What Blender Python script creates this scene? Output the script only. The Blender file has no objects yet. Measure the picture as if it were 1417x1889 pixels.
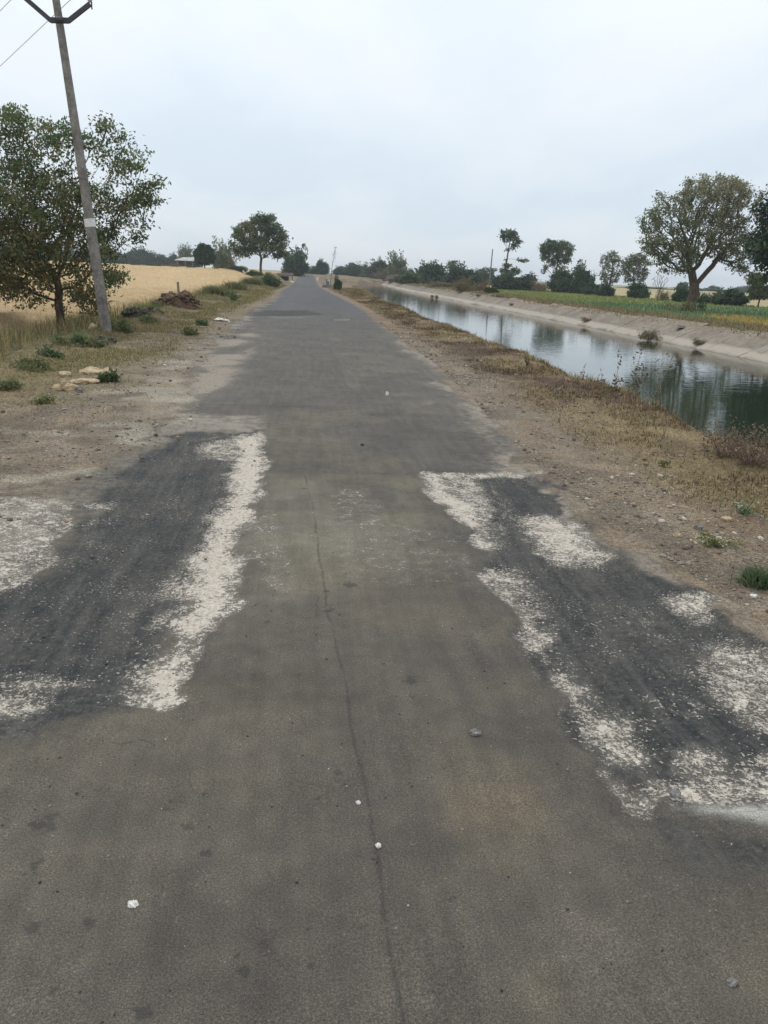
import bpy, math, random
import numpy as np
from mathutils import Vector, Matrix
R = math.radians
sc = bpy.context.scene
col = sc.collection

# ------------------------------------------------------------------ camera
W0, H0, F0 = 1417.0, 1889.0, 1420.0           # photograph size and focal length in its pixels
CAMH, YAW, PITCH, ROLL = 1.5, R(6.2), R(17.14), R(2.4)
_f = np.array([math.sin(YAW)*math.cos(PITCH), math.cos(YAW)*math.cos(PITCH), -math.sin(PITCH)])
_r0 = np.array([math.cos(YAW), -math.sin(YAW), 0.0])
_u0 = np.cross(_r0, _f)
_r = _r0*math.cos(ROLL) + _u0*math.sin(ROLL)
_u = -_r0*math.sin(ROLL) + _u0*math.cos(ROLL)
cd = bpy.data.cameras.new('camera'); cam = bpy.data.objects.new('camera', cd); col.objects.link(cam)
cam.matrix_world = Matrix(((_r[0], _u[0], -_f[0], 0), (_r[1], _u[1], -_f[1], 0), (_r[2], _u[2], -_f[2], CAMH), (0, 0, 0, 1)))
cd.sensor_fit = 'HORIZONTAL'; cd.sensor_width = 36.0; cd.lens = 36.0*F0/W0
cd.clip_start = 0.05; cd.clip_end = 8000
sc.camera = cam

def ray(px, py):
    d = _f + _r*((px - W0/2)/F0) - _u*((py - H0/2)/F0)
    return d
def hit(px, py, z=0.0):                        # where the line of sight meets level z
    d = ray(px, py); t = (z - CAMH)/d[2]
    return d[0]*t, d[1]*t
def at(px, py, Y):                             # point on the line of sight at distance Y up the road
    d = ray(px, py); t = Y/d[1]
    return np.array([d[0]*t, Y, CAMH + d[2]*t])

# ------------------------------------------------------------------ light
SUN_EL, SUN_AZ = R(52), R(-35)                  # azimuth from +Y towards +X
w = bpy.data.worlds.new('World'); sc.world = w; w.use_nodes = True
nt = w.node_tree; nt.nodes.clear()
def N(t, k, **kw):
    n = t.nodes.new(k)
    for a, b in kw.items(): setattr(n, a, b)
    return n
out = N(nt, 'ShaderNodeOutputWorld')
sky = N(nt, 'ShaderNodeTexSky', sky_type='NISHITA', sun_disc=False, sun_elevation=SUN_EL, sun_rotation=SUN_AZ)
bg1 = N(nt, 'ShaderNodeBackground'); bg1.inputs[1].default_value = 0.12
nt.links.new(sky.outputs[0], bg1.inputs[0])
tc = N(nt, 'ShaderNodeTexCoord'); sp = N(nt, 'ShaderNodeSeparateXYZ'); nt.links.new(tc.outputs['Generated'], sp.inputs[0])
ad = N(nt, 'ShaderNodeMath', operation='ADD'); ad.inputs[1].default_value = 0.18; nt.links.new(sp.outputs[2], ad.inputs[0])
dv = N(nt, 'ShaderNodeVectorMath', operation='SCALE')
iv = N(nt, 'ShaderNodeMath', operation='DIVIDE'); iv.inputs[0].default_value = 1.0; nt.links.new(ad.outputs[0], iv.inputs[1])
nt.links.new(tc.outputs['Generated'], dv.inputs[0]); nt.links.new(iv.outputs[0], dv.inputs['Scale'])
mp = N(nt, 'ShaderNodeMapping'); mp.inputs['Scale'].default_value = (1.0, 0.6, 0.3); mp.inputs['Rotation'].default_value = (0, 0, 0.5)
nt.links.new(dv.outputs[0], mp.inputs[0])
nz = N(nt, 'ShaderNodeTexNoise'); nz.inputs['Scale'].default_value = 0.9; nz.inputs['Detail'].default_value = 5; nz.inputs['Roughness'].default_value = 0.5
nt.links.new(mp.outputs[0], nz.inputs['Vector'])
nr = N(nt, 'ShaderNodeMapRange'); nr.inputs[1].default_value = 0.40; nr.inputs[2].default_value = 0.58
nt.links.new(nz.outputs[0], nr.inputs[0])
ra = N(nt, 'ShaderNodeValToRGB')
e = ra.color_ramp.elements
e[0].position = 0.0; e[0].color = (0.655, 0.72, 0.785, 1)
e[1].position = 0.55; e[1].color = (0.94, 0.99, 1.02, 1)
m1 = e.new(0.12); m1.color = (0.705, 0.775, 0.84, 1)
m2 = e.new(0.3); m2.color = (0.835, 0.905, 0.955, 1)
nt.links.new(sp.outputs[2], ra.inputs[0])
cm = N(nt, 'ShaderNodeMix', data_type='RGBA', blend_type='MULTIPLY'); cm.inputs[0].default_value = 1.0
nt.links.new(ra.outputs[0], cm.inputs[6])
cr = N(nt, 'ShaderNodeMix', data_type='RGBA'); cr.inputs[6].default_value = (0.915, 0.95, 0.98, 1); cr.inputs[7].default_value = (1.07, 1.045, 1.03, 1)
nt.links.new(nr.outputs[0], cr.inputs[0]); nt.links.new(cr.outputs[2], cm.inputs[7])
bg2 = N(nt, 'ShaderNodeBackground'); bg2.inputs[1].default_value = 1.13; nt.links.new(cm.outputs[2], bg2.inputs[0])
mx = N(nt, 'ShaderNodeMixShader'); mx.inputs[0].default_value = 0.92
nt.links.new(bg1.outputs[0], mx.inputs[1]); nt.links.new(bg2.outputs[0], mx.inputs[2]); nt.links.new(mx.outputs[0], out.inputs[0])
sl = bpy.data.lights.new('sun', 'SUN'); sl.energy = 1.5; sl.angle = R(10); sl.color = (1.0, 0.95, 0.87)
so = bpy.data.objects.new('sun', sl); col.objects.link(so)
sd = Vector((math.sin(SUN_AZ)*math.cos(SUN_EL), math.cos(SUN_AZ)*math.cos(SUN_EL), math.sin(SUN_EL)))
so.rotation_euler = sd.to_track_quat('Z', 'Y').to_euler()
sc.view_settings.view_transform = 'Standard'; sc.view_settings.look = 'None'
sc.view_settings.exposure = 0.0; sc.view_settings.gamma = 1.0
sc.render.engine = 'CYCLES'
sc.cycles.max_bounces = 6; sc.cycles.diffuse_bounces = 2; sc.cycles.glossy_bounces = 2
sc.cycles.transmission_bounces = 3; sc.cycles.volume_bounces = 0; sc.cycles.transparent_max_bounces = 8

rng = np.random.default_rng(11); random.seed(5)

# ------------------------------------------------------------------ small maths helpers
def srgb(r, g, b):
    c = np.array([r, g, b])/255.0
    return np.where(c <= 0.04045, c/12.92, ((c+0.055)/1.055)**2.4)
def _hash(i, j, s):
    n = (i.astype(np.int64)*374761393 + j.astype(np.int64)*668265263 + s*1442695041) & 0x7fffffff
    n = ((n ^ (n >> 13))*1274126177) & 0x7fffffff
    n = n ^ (n >> 16)
    return (n & 0xffff)/65535.0
def vnoise(x, y, s=0):
    xi = np.floor(x); yi = np.floor(y); fx = x-xi; fy = y-yi
    fx = fx*fx*(3-2*fx); fy = fy*fy*(3-2*fy)
    a = _hash(xi, yi, s); b = _hash(xi+1, yi, s); c = _hash(xi, yi+1, s); d = _hash(xi+1, yi+1, s)
    return (a*(1-fx)+b*fx)*(1-fy) + (c*(1-fx)+d*fx)*fy
def fbm(x, y, o=4, s=0):
    v = 0; a = 0.5; t = 0
    for k in range(o):
        v = v + a*vnoise(x*2**k + 17.3*k, y*2**k - 9.1*k, s+k); t += a; a *= 0.5
    return v/t
def sst(a, b, x):
    t = np.clip((x-a)/(b-a), 0, 1); return t*t*(3-2*t)
def sdf(poly, x, y):                            # signed distance, inside positive
    P = np.array(poly); d = np.full(x.shape, 1e9); ins = np.zeros(x.shape, bool)
    n = len(P)
    for i in range(n):
        ax, ay = P[i]; bx, by = P[(i+1) % n]
        ex, ey = bx-ax, by-ay
        t = np.clip(((x-ax)*ex+(y-ay)*ey)/(ex*ex+ey*ey+1e-12), 0, 1)
        d = np.minimum(d, np.hypot(x-ax-t*ex, y-ay-t*ey))
        c = ((ay > y) != (by > y)) & (x < ex*(y-ay)/(ey if abs(ey) > 1e-9 else 1e-9)+ax)
        ins ^= c
    return np.where(ins, d, -d)
def gp(pts):                                    # a patch on the ground seen at these places
    return [hit(px, py, 0.0) for px, py in pts]

# ------------------------------------------------------------------ terrain
WATER = -0.70
def bank_x(y):                                  # near lip of the canal
    return 4.62 + 0.35*(fbm(y*0.35, y*0+3.1, 3, 5)-0.5)*2*sst(3, 8, y) + 0.18*(vnoise(y*1.7, y*0, 9)-0.5) + 1.7*sst(50, 95, y) + 4.6*sst(100, 172, y)
def far_x(y):                                   # far waterline
    return 14.8 + 0.25*(vnoise(y*0.11, y*0, 8)-0.5) + 2.0*sst(110, 190, y)
def road_z(y):
    return -0.25*sst(55, 105, y) + 1.05*sst(110, 195, y)
def height(x, y):
    x = np.asarray(x, float); y = np.asarray(y, float)
    rz = road_z(y)
    z = rz*np.ones_like(x)
    # left of the road: verge rises a little with a broken earthen ridge, field behind
    left = sst(-2.4, -4.6, x)
    fld = 0.9*sst(48, 108, y)
    z = z*(1-left) + left*(fld + 0.04*(fbm(x*0.6, y*0.3, 3, 21)-0.5))
    ridge = np.exp(-((x + 4.35 + 0.3*(vnoise(y*0.3, y*0, 31)-0.5) + 0.012*y)/0.35)**2)*sst(9, 13, y)*(1-sst(36, 60, y))
    z = z + ridge*(0.16*fbm(x*2.0, y*1.3, 4, 33))
    z = z - 0.22*sst(-5.1, -6.4, x)*(1-sst(60, 100, y))
    # dirt micro relief off the carriageway
    off = np.maximum(sst(-1.9, -3.0, x), sst(2.2, 3.2, x))
    z = z + off*(0.08*(fbm(x*1.6, y*1.6, 4, 41)-0.5) + 0.035*(fbm(x*9, y*9, 3, 44)-0.5))*(1-sst(30, 80, y))
    # trampled litter and clods on the right verge
    z = z + sst(2.6, 3.4, x)*(1-sst(30, 70, y))*(0.07*(fbm(x*4.5, y*3.5, 4, 47)-0.5))
    z = z + sst(-2.6, -3.4, x)*(1-sst(30, 70, y))*(0.06*(fbm(x*4.5, y*3.5, 4, 48)-0.5))
    # right verge
    rv = sst(2.3, 3.6, x)*(1-sst(60, 110, y))
    z = z - 0.06*rv
    hump = sst(3.2, 4.3, x)*0.10*fbm(y*0.5, x*0.8, 3, 51)*(1-sst(60, 110, y))
    z = z + hump
    # canal
    bx = bank_x(y); fx = far_x(y)
    cl = 1-sst(176, 186, y)
    nearslope = z - (x-bx)*0.62 - 0.06*(fbm(x*3, y*1.5, 3, 61))*(x > bx)
    bed = -1.25
    c1 = np.where(x > bx, np.maximum(nearslope, bed), z)
    farslope = WATER + (x-fx)*0.47
    rt = np.maximum(farslope, bed)
    top = 0.02 + 0.07*(fbm(x*0.5, y*0.4, 3, 71)-0.5) + 0.30*np.exp(-((x-fx-3.2)/1.3)**2)*fbm(x*0.3, y*0.12, 3, 73)*sst(48, 75, y)
    rt = np.minimum(rt, top)
    rt = rt - 0.12*sst(fx+3.5, fx+6.5, x)
    mid = (x > bx)
    canal = np.where(x > (bx+fx)*0.5, rt, c1)
    zz = np.where(mid, canal, z)
    far_right = (0.55*sst(170, 260, y))
    flat = np.where(x > bx, -0.05*np.ones_like(x), z)
    zz = np.where(mid, zz*cl + (flat+0.2)*(1-cl), zz)
    zz = zz + np.where(mid, far_right*(1-sst(40, 120, x)), 0)
    return zz
def hz(x, y): return float(height(np.array([x]), np.array([y]))[0])

# ------------------------------------------------------------------ patches of the broken road, on the ground
darkL = gp([(320,800),(478,792),(462,850),(430,920),(410,1000),(335,1100),(300,1190),(235,1280),(60,1345),(-160,1370),(-220,1100),(60,1050),(150,960),(215,880)])
darkR = gp([(790,876),(985,876),(1050,940),(1130,1030),(1230,1070),(1340,1140),(1560,1290),(1600,1460),(1240,1476),(1170,1478),(1110,1400),(1035,1270),(975,1150),(915,1060),(900,1010),(850,950),(800,905)])
whites = [
 (1.0, gp([(430,800),(482,795),(492,830),(495,870),(486,910),(462,950),(432,985),(425,1010),(452,1050),(450,1075),(440,1110),(395,1150),(372,1190),(345,1240),(340,1282),(305,1302),(255,1282),(268,1230),(312,1190),(345,1120),(325,1070),(375,1010),(398,950),(425,890),(436,840)])),
 (0.52, gp([(340,812),(480,790),(482,830),(440,850),(360,845)])),
 (0.50, gp([(255,1150),(330,1060),(375,1100),(330,1160),(280,1200)])),
 (0.66, gp([(-120,930),(60,915),(120,925),(135,960),(95,1010),(115,1030),(20,1080),(-220,1110)])),
 (0.42, gp([(130,920),(250,915),(200,965),(130,985)])),
 (0.46, gp([(-200,1240),(60,1215),(250,1235),(210,1262),(50,1285),(-200,1300)])),
 (0.80, gp([(-60,1268),(20,1276),(44,1286),(-40,1296)])),
 (0.95, gp([(776,873),(815,872),(850,905),(895,950),(898,1010),(880,998),(842,955),(800,915),(780,898)])),
 (0.55, gp([(800,873),(905,880),(925,940),(902,1022),(868,985),(820,925)])),
 (0.95, gp([(776,869),(860,870),(960,868),(1005,873),(970,879),(860,877),(776,878)])),
 (0.88, gp([(962,948),(1005,945),(1060,955),(1088,985),(1135,1022),(1095,1030),(1055,1015),(1040,1030),(990,990)])),
 (0.80, gp([(905,1045),(940,1052),(962,1072),(968,1110),(1000,1140),(990,1185),(955,1150),(905,1085)])),
 (0.52, gp([(985,1130),(1015,1190),(1060,1240),(1150,1330),(1160,1400),(1120,1400),(1060,1330),(1020,1270),(985,1190)])),
 (0.86, gp([(1040,1240),(1068,1270),(1060,1290),(1030,1262)])),
 (0.84, gp([(1100,1325),(1150,1330),(1158,1385),(1135,1392),(1108,1350)])),
 (0.48, gp([(1160,1330),(1240,1380),(1250,1440),(1200,1430),(1160,1380)])),
 (0.90, gp([(1118,1425),(1165,1455),(1230,1440),(1200,1480),(1165,1490),(1140,1462)])),
 (0.86, gp([(1230,1440),(1275,1430),(1290,1378),(1350,1425),(1420,1408),(1560,1400),(1560,1470),(1350,1475),(1240,1470)])),
 (0.80, gp([(1238,1100),(1275,1095),(1325,1110),(1295,1135),(1262,1125)])),
 (0.66, gp([(1305,1195),(1345,1180),(1440,1215),(1560,1290),(1540,1350),(1420,1330),(1360,1300),(1310,1245)])),
 (0.55, gp([(1230,1275),(1290,1285),(1280,1300),(1235,1290)])),
 (0.45, gp([(1140,1110),(1240,1130),(1250,1160),(1170,1150)])),
 (0.46, gp([(890,1060),(930,1070),(900,1090),(800,1088),(820,1075)])),
 (0.40, gp([(610,588),(650,587),(652,592),(612,593)])),
 (0.36, gp([(485,582),(565,584),(568,588),(500,588)])),
 (0.40, gp([(770,738),(810,738),(815,748),(765,748)])),
 (0.40, gp([(440,950),(520,940),(560,1000),(570,1100),(450,1112),(445,1020)])),
 (0.36, gp([(600,895),(700,895),(735,960),(720,1040),(640,1050),(560,1010),(570,930)])),
 (0.34, gp([(560,930),(900,985),(900,1060),(760,1100),(600,1080)])),
 (0.44, gp([(490,1060),(545,1052),(540,1080),(490,1085)])),
]
cement = gp([(1235,1478),(1350,1470),(1560,1462),(1560,1530),(1360,1508),(1290,1498)])
tarext = gp([(1190,1498),(1300,1502),(1420,1520),(1560,1520),(1560,1640),(1400,1610),(1280,1560)])
tarextL = gp([(-200,1300),(60,1290),(160,1262),(250,1290),(160,1320),(0,1350),(-200,1400)])
olive = gp([(500,875),(770,885),(800,960),(730,1030),(610,1075),(540,1120),(440,1110),(440,1000),(480,920)])
sandL = gp([(385,655),(470,640),(450,700),(375,755),(250,775),(200,760),(290,700)])
sandL2 = gp([(400,628),(470,604),(480,622),(420,650)])
sandR = gp([(930,800),(985,860),(1060,930),(1000,880),(940,860),(850,790),(900,770)])
holeF = gp([(450,572),(565,572),(600,580),(520,583),(440,582)])
left_edge = np.array(gp([(-300,1250),(-100,1060),(60,935),(180,855),(285,795),(325,765),(345,705),(395,632),(455,576),(519,547)]) + [(-1.9, 60.0), (-1.75, 100), (-1.75, 400)])
right_edge = np.array([hit(1560,1290),hit(1430,1180),hit(1340,1110),hit(1230,1040),hit(1130,985),hit(1040,905),hit(985,862),hit(900,770),hit(800,672),hit(720,612),hit(650,560)] + [(1.8, 60.0), (1.6, 100), (1.6, 400)])
def lx(y): return np.interp(y, left_edge[:,1], left_edge[:,0])
def rx(y): return np.interp(y, right_edge[:,1], right_edge[:,0])
left_edge = left_edge[np.argsort(left_edge[:,1])]; right_edge = right_edge[np.argsort(right_edge[:,1])]

# ------------------------------------------------------------------ mesh building
def mesh_np(name, V, F, mat=None, cols=None, attrs=None, smooth=True, parent=None, link=True, obj=True):
    V = np.asarray(V, dtype=np.float32); F = np.asarray(F, dtype=np.int32)
    me = bpy.data.meshes.new(name)
    k = F.shape[1]
    me.vertices.add(len(V)); me.vertices.foreach_set('co', V.ravel())
    me.loops.add(F.size); me.loops.foreach_set('vertex_index', F.ravel())
    me.polygons.add(len(F)); me.polygons.foreach_set('loop_start', np.arange(0, F.size, k, dtype=np.int32))
    me.polygons.foreach_set('use_smooth', np.full(len(F), smooth, dtype=bool))
    if cols is not None:
        a = me.color_attributes.new('Col', 'FLOAT_COLOR', 'POINT')
        c = np.ones((len(V), 4), np.float32); c[:, :3] = cols
        a.data.foreach_set('color', c.ravel())
    for nme, arr in (attrs or {}).items():
        a = me.attributes.new(nme, 'FLOAT', 'POINT'); a.data.foreach_set('value', np.asarray(arr, np.float32))
    me.update(calc_edges=True); me.validate()
    if mat: me.materials.append(mat)
    if not obj: return me
    o = bpy.data.objects.new(name, me); col.objects.link(o)
    if parent: o.parent = parent
    return o
def tag(o, label=None, cat=None, group=None, kind=None):
    if label: o['label'] = label
    if cat: o['category'] = cat
    if group: o['group'] = group
    if kind: o['kind'] = kind
    return o
def empty(name, loc, rz=0.0):
    o = bpy.data.objects.new(name, None); col.objects.link(o); o.location = loc; o.rotation_euler = (0, 0, rz)
    o.empty_display_size = 0.2; return o

# ------------------------------------------------------------------ materials
def newmat(name, rough=0.9, spec=0.2):
    m = bpy.data.materials.new(name); m.use_nodes = True
    b = m.node_tree.nodes['Principled BSDF']; b.inputs['Roughness'].default_value = rough
    b.inputs['Specular IOR Level'].default_value = spec
    return m, m.node_tree, b
def noise(t, vec, scale, detail=4, rough=0.6, dist=0.0):
    n = N(t, 'ShaderNodeTexNoise'); n.inputs['Scale'].default_value = scale; n.inputs['Detail'].default_value = detail
    n.inputs['Roughness'].default_value = rough; n.inputs['Distortion'].default_value = dist
    t.links.new(vec, n.inputs['Vector']); return n.outputs[0]
def rngmap(t, v, a, b, c=0.0, d=1.0, smooth=True):
    n = N(t, 'ShaderNodeMapRange', interpolation_type='SMOOTHSTEP' if smooth else 'LINEAR')
    n.inputs[1].default_value = a; n.inputs[2].default_value = b; n.inputs[3].default_value = c; n.inputs[4].default_value = d
    t.links.new(v, n.inputs[0]); return n.outputs[0]
def math_(t, op, a, b=None, clamp=False):
    n = N(t, 'ShaderNodeMath', operation=op, use_clamp=clamp)
    for i, v in enumerate((a, b)):
        if v is None: continue
        if isinstance(v, (int, float)): n.inputs[i].default_value = v
        else: t.links.new(v, n.inputs[i])
    return n.outputs[0]
def mixc(t, f, a, b, blend='MIX'):
    n = N(t, 'ShaderNodeMix', data_type='RGBA', blend_type=blend)
    if isinstance(f, (int, float)): n.inputs[0].default_value = f
    else: t.links.new(f, n.inputs[0])
    for i, v in ((6, a), (7, b)):
        if isinstance(v, (tuple, list, np.ndarray)): n.inputs[i].default_value = (float(v[0]), float(v[1]), float(v[2]), 1)
        else: t.links.new(v, n.inputs[i])
    return n.outputs[2]
def bump(t, b, h, strength=0.3, dist=0.01):
    n = N(t, 'ShaderNodeBump'); n.inputs['Strength'].default_value = strength; n.inputs['Distance'].default_value = dist
    t.links.new(h, n.inputs['Height']); t.links.new(n.outputs[0], b.inputs['Normal'])
def vcol_mat(name, rough=0.9, trans=0.0, var=0.0):
    m, t, b = newmat(name, rough)
    a = N(t, 'ShaderNodeVertexColor', layer_name='Col')
    t.links.new(a.outputs[0], b.inputs['Base Color'])
    if trans:
        tr = N(t, 'ShaderNodeBsdfTranslucent'); t.links.new(a.outputs[0], tr.inputs[0])
        mxs = N(t, 'ShaderNodeMixShader'); mxs.inputs[0].default_value = trans
        t.links.new(b.outputs[0], mxs.inputs[1]); t.links.new(tr.outputs[0], mxs.inputs[2])
        t.links.new(mxs.outputs[0], t.nodes['Material Output'].inputs[0])
    return m

# the road and the earth round it share one material so that they blend as they do in the place
def ground_mat():
    m, t, b = newmat('road_and_earth', 0.88, 0.25)
    geo = N(t, 'ShaderNodeNewGeometry'); P = geo.outputs['Position']
    base = N(t, 'ShaderNodeVertexColor', layer_name='Col').outputs[0]
    def A(n): return N(t, 'ShaderNodeAttribute', attribute_name=n).outputs['Fac']
    aw, ad_, aa, ac = A('chalk'), A('tar'), A('asphalt'), A('crack')
    # bigger mottling
    n1 = noise(t, P, 2.2, 5, 0.6); n2 = noise(t, P, 11.0, 5, 0.65); n3 = noise(t, P, 70.0, 4, 0.7)
    n4 = noise(t, P, 260.0, 2, 0.6); n5 = noise(t, P, 28.0, 3, 0.6)
    c = mixc(t, 1.0, base, mixc(t, rngmap(t, n1, 0.3, 0.7), (0.88, 0.88, 0.88), (1.1, 1.09, 1.07)), 'MULTIPLY')
    c = mixc(t, 1.0, c, mixc(t, rngmap(t, n2, 0.3, 0.7), (0.90, 0.90, 0.91), (1.09, 1.09, 1.06)), 'MULTIPLY')
    # aggregate grain, coarser on bare earth
    gr = mixc(t, rngmap(t, n4, 0.35, 0.68), (0.62, 0.62, 0.63), (1.4, 1.38, 1.34))
    c = mixc(t, 0.85, c, gr, 'MULTIPLY')
    n6 = noise(t, P, 140.0, 3, 0.75)
    c = mixc(t, 1.0, c, mixc(t, rngmap(t, n6, 0.36, 0.66), (0.80, 0.79, 0.79), (1.2, 1.19, 1.17)), 'MULTIPLY')
    n7 = noise(t, P, 0.9, 6, 0.65, 0.5)
    c = mixc(t, 1.0, c, mixc(t, rngmap(t, n7, 0.34, 0.66), (0.92, 0.92, 0.92), (1.08, 1.07, 1.06)), 'MULTIPLY')
    earth = math_(t, 'SUBTRACT', 1.0, aa, True)
    ge = mixc(t, rngmap(t, n3, 0.35, 0.66), (0.62, 0.60, 0.60), (1.32, 1.32, 1.31))
    c = mixc(t, math_(t, 'MULTIPLY', earth, 0.85), c, mixc(t, 1.0, c, ge, 'MULTIPLY'))
    ge2 = mixc(t, rngmap(t, n5, 0.38, 0.62), (0.72, 0.70, 0.70), (1.22, 1.22, 1.22))
    c = mixc(t, math_(t, 'MULTIPLY', earth, 0.8), c, mixc(t, 1.0, c, ge2, 'MULTIPLY'))
    # ochre and grey flecks in the old asphalt
    v = N(t, 'ShaderNodeTexVoronoi'); v.inputs['Scale'].default_value = 95; t.links.new(P, v.inputs['Vector'])
    vs = N(t, 'ShaderNodeSeparateColor'); t.links.new(v.outputs['Color'], vs.inputs[0])
    fl = math_(t, 'MULTIPLY', rngmap(t, v.outputs['Distance'], 0.34, 0.2), rngmap(t, vs.outputs[0], 0.86, 0.9))
    c = mixc(t, math_(t, 'MULTIPLY', math_(t, 'MULTIPLY', fl, rngmap(t, n2, 0.45, 0.65)), 0.42), c, mixc(t, vs.outputs[1], (0.30, 0.24, 0.13), (0.34, 0.33, 0.31)))
    # dark stain drops
    v2 = N(t, 'ShaderNodeTexVoronoi'); v2.inputs['Scale'].default_value = 7.5; t.links.new(P, v2.inputs['Vector'])
    v2s = N(t, 'ShaderNodeSeparateColor'); t.links.new(v2.outputs['Color'], v2s.inputs[0])
    rad = math_(t, 'ADD', v2.outputs['Distance'], math_(t, 'MULTIPLY', math_(t, 'SUBTRACT', n3, 0.5), 0.22))
    sp_ = math_(t, 'MULTIPLY', rngmap(t, rad, 0.15, 0.09), rngmap(t, v2s.outputs[0], 0.78, 0.82))
    sp_ = math_(t, 'MULTIPLY', math_(t, 'MULTIPLY', sp_, aa), A('drops'))
    c = mixc(t, math_(t, 'MULTIPLY', sp_, 0.62), c, (0.042, 0.043, 0.042))
    st_ = math_(t, 'ADD', A('stain'), math_(t, 'MULTIPLY', math_(t, 'SUBTRACT', n5, 0.5), 1.1))
    st_ = math_(t, 'ADD', st_, math_(t, 'MULTIPLY', math_(t, 'SUBTRACT', n3, 0.5), 0.5))
    st_ = math_(t, 'MULTIPLY', rngmap(t, st_, 0.47, 0.62), rngmap(t, A('stain'), 0.05, 0.25))
    c = mixc(t, math_(t, 'MULTIPLY', st_, 0.60), c, (0.036, 0.036, 0.035))
    mps = N(t, 'ShaderNodeMapping'); mps.inputs['Scale'].default_value = (13.0, 1.1, 1.0); t.links.new(P, mps.inputs[0])
    streak = noise(t, mps.outputs[0], 1.0, 5, 0.6)
    c = mixc(t, aa, c, mixc(t, 1.0, c, mixc(t, rngmap(t, streak, 0.32, 0.68), (0.90, 0.90, 0.90), (1.10, 1.09, 1.08)), 'MULTIPLY'))
    du = math_(t, 'ADD', A('dust'), math_(t, 'MULTIPLY', math_(t, 'SUBTRACT', n2, 0.5), 0.9))
    du = math_(t, 'ADD', du, math_(t, 'MULTIPLY', math_(t, 'SUBTRACT', n3, 0.5), 0.8))
    du = math_(t, 'MULTIPLY', rngmap(t, du, 0.25, 0.85), rngmap(t, A('dust'), 0.0, 0.12))
    c = mixc(t, math_(t, 'MULTIPLY', du, 0.85), c, mixc(t, rngmap(t, n5, .3, .7), (0.215, 0.18, 0.145), (0.325, 0.285, 0.235)))
    # bare tar in the worn hollows
    nt1 = noise(t, P, 6.0, 6, 0.65, 0.4); nt2 = noise(t, P, 38.0, 5, 0.7)
    td = math_(t, 'ADD', ad_, math_(t, 'MULTIPLY', math_(t, 'SUBTRACT', nt1, 0.5), 0.9))
    tm = rngmap(t, td, 0.34, 0.62)
    nd_ = noise(t, P, 1.6, 4, 0.6)
    tarc = mixc(t, rngmap(t, math_(t, 'ADD', math_(t, 'MULTIPLY', nt1, .5), math_(t, 'MULTIPLY', nd_, .5)), 0.36, 0.62), (0.027, 0.031, 0.034), (0.060, 0.059, 0.056))
    tarc = mixc(t, 1.0, tarc, mixc(t, rngmap(t, nt2, 0.35, 0.7), (0.62, 0.62, 0.63), (1.5, 1.47, 1.42)), 'MULTIPLY')
    tarc = mixc(t, 1.0, tarc, mixc(t, rngmap(t, n6, 0.36, 0.66), (0.7, 0.7, 0.7), (1.35, 1.33, 1.3)), 'MULTIPLY')
    tarc = mixc(t, rngmap(t, streak, 0.42, 0.68), tarc, mixc(t, 0.22, tarc, (0.17, 0.155, 0.135)))
    c = mixc(t, tm, c, tarc)
    # chalky base course showing: broken by coarse and fine noise
    na = noise(t, P, 9.0, 7, 0.72, 0.6); nb = noise(t, P, 46.0, 6, 0.72, 0.3); nc = noise(t, P, 130.0, 3, 0.7)
    nd = noise(t, P, 3.2, 4, 0.6, 0.4)
    wv = math_(t, 'ADD', aw, math_(t, 'MULTIPLY', math_(t, 'SUBTRACT', na, 0.5), 1.25))
    wv = math_(t, 'ADD', wv, math_(t, 'MULTIPLY', math_(t, 'SUBTRACT', nb, 0.5), 1.15))
    wv = math_(t, 'ADD', wv, math_(t, 'MULTIPLY', math_(t, 'SUBTRACT', nc, 0.5), 0.75))
    wm = math_(t, 'MULTIPLY', rngmap(t, wv, 0.47, 0.66), rngmap(t, aw, 0.02, 0.10))
    # loose white grit thrown over the tar, in drifts
    ne = noise(t, P, 75.0, 2, 0.5)
    f3 = math_(t, 'ADD', math_(t, 'MULTIPLY', math_(t, 'SUBTRACT', ne, 0.5), 1.0), math_(t, 'MULTIPLY', math_(t, 'SUBTRACT', nd, 0.5), 0.35))
    f3 = math_(t, 'ADD', f3, math_(t, 'MULTIPLY', aw, 0.35))
    f3 = math_(t, 'MULTIPLY', rngmap(t, f3, 0.225, 0.27), tm)
    wm = math_(t, 'MAXIMUM', wm, math_(t, 'MULTIPLY', f3, 0.75))
    film = math_(t, 'MULTIPLY', rngmap(t, math_(t, 'ADD', aw, math_(t, 'MULTIPLY', math_(t, 'SUBTRACT', na, 0.5), 1.1)), 0.22, 0.75), rngmap(t, aw, 0.18, 0.34))
    c = mixc(t, math_(t, 'MULTIPLY', film, 0.50), c, mixc(t, rngmap(t, nc, .35, .65), (0.20, 0.175, 0.15), (0.36, 0.33, 0.28)))
    wc = mixc(t, rngmap(t, nb, 0.3, 0.65), (0.37, 0.315, 0.265), (0.58, 0.54, 0.47))
    wc = mixc(t, rngmap(t, nc, 0.3, 0.62), mixc(t, 1.0, wc, (0.72, 0.68, 0.66), 'MULTIPLY'), wc)
    c = mixc(t, wm, c, wc)
    # hair cracks in places
    wob_ = N(t, 'ShaderNodeVectorMath', operation='ADD'); nv = N(t, 'ShaderNodeTexNoise'); nv.inputs['Scale'].default_value = 3.0; nv.inputs['Detail'].default_value = 4; t.links.new(P, nv.inputs['Vector'])
    sc3 = N(t, 'ShaderNodeVectorMath', operation='SCALE'); sc3.inputs['Scale'].default_value = 0.35; t.links.new(nv.outputs['Color'], sc3.inputs[0])
    t.links.new(P, wob_.inputs[0]); t.links.new(sc3.outputs[0], wob_.inputs[1])
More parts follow.
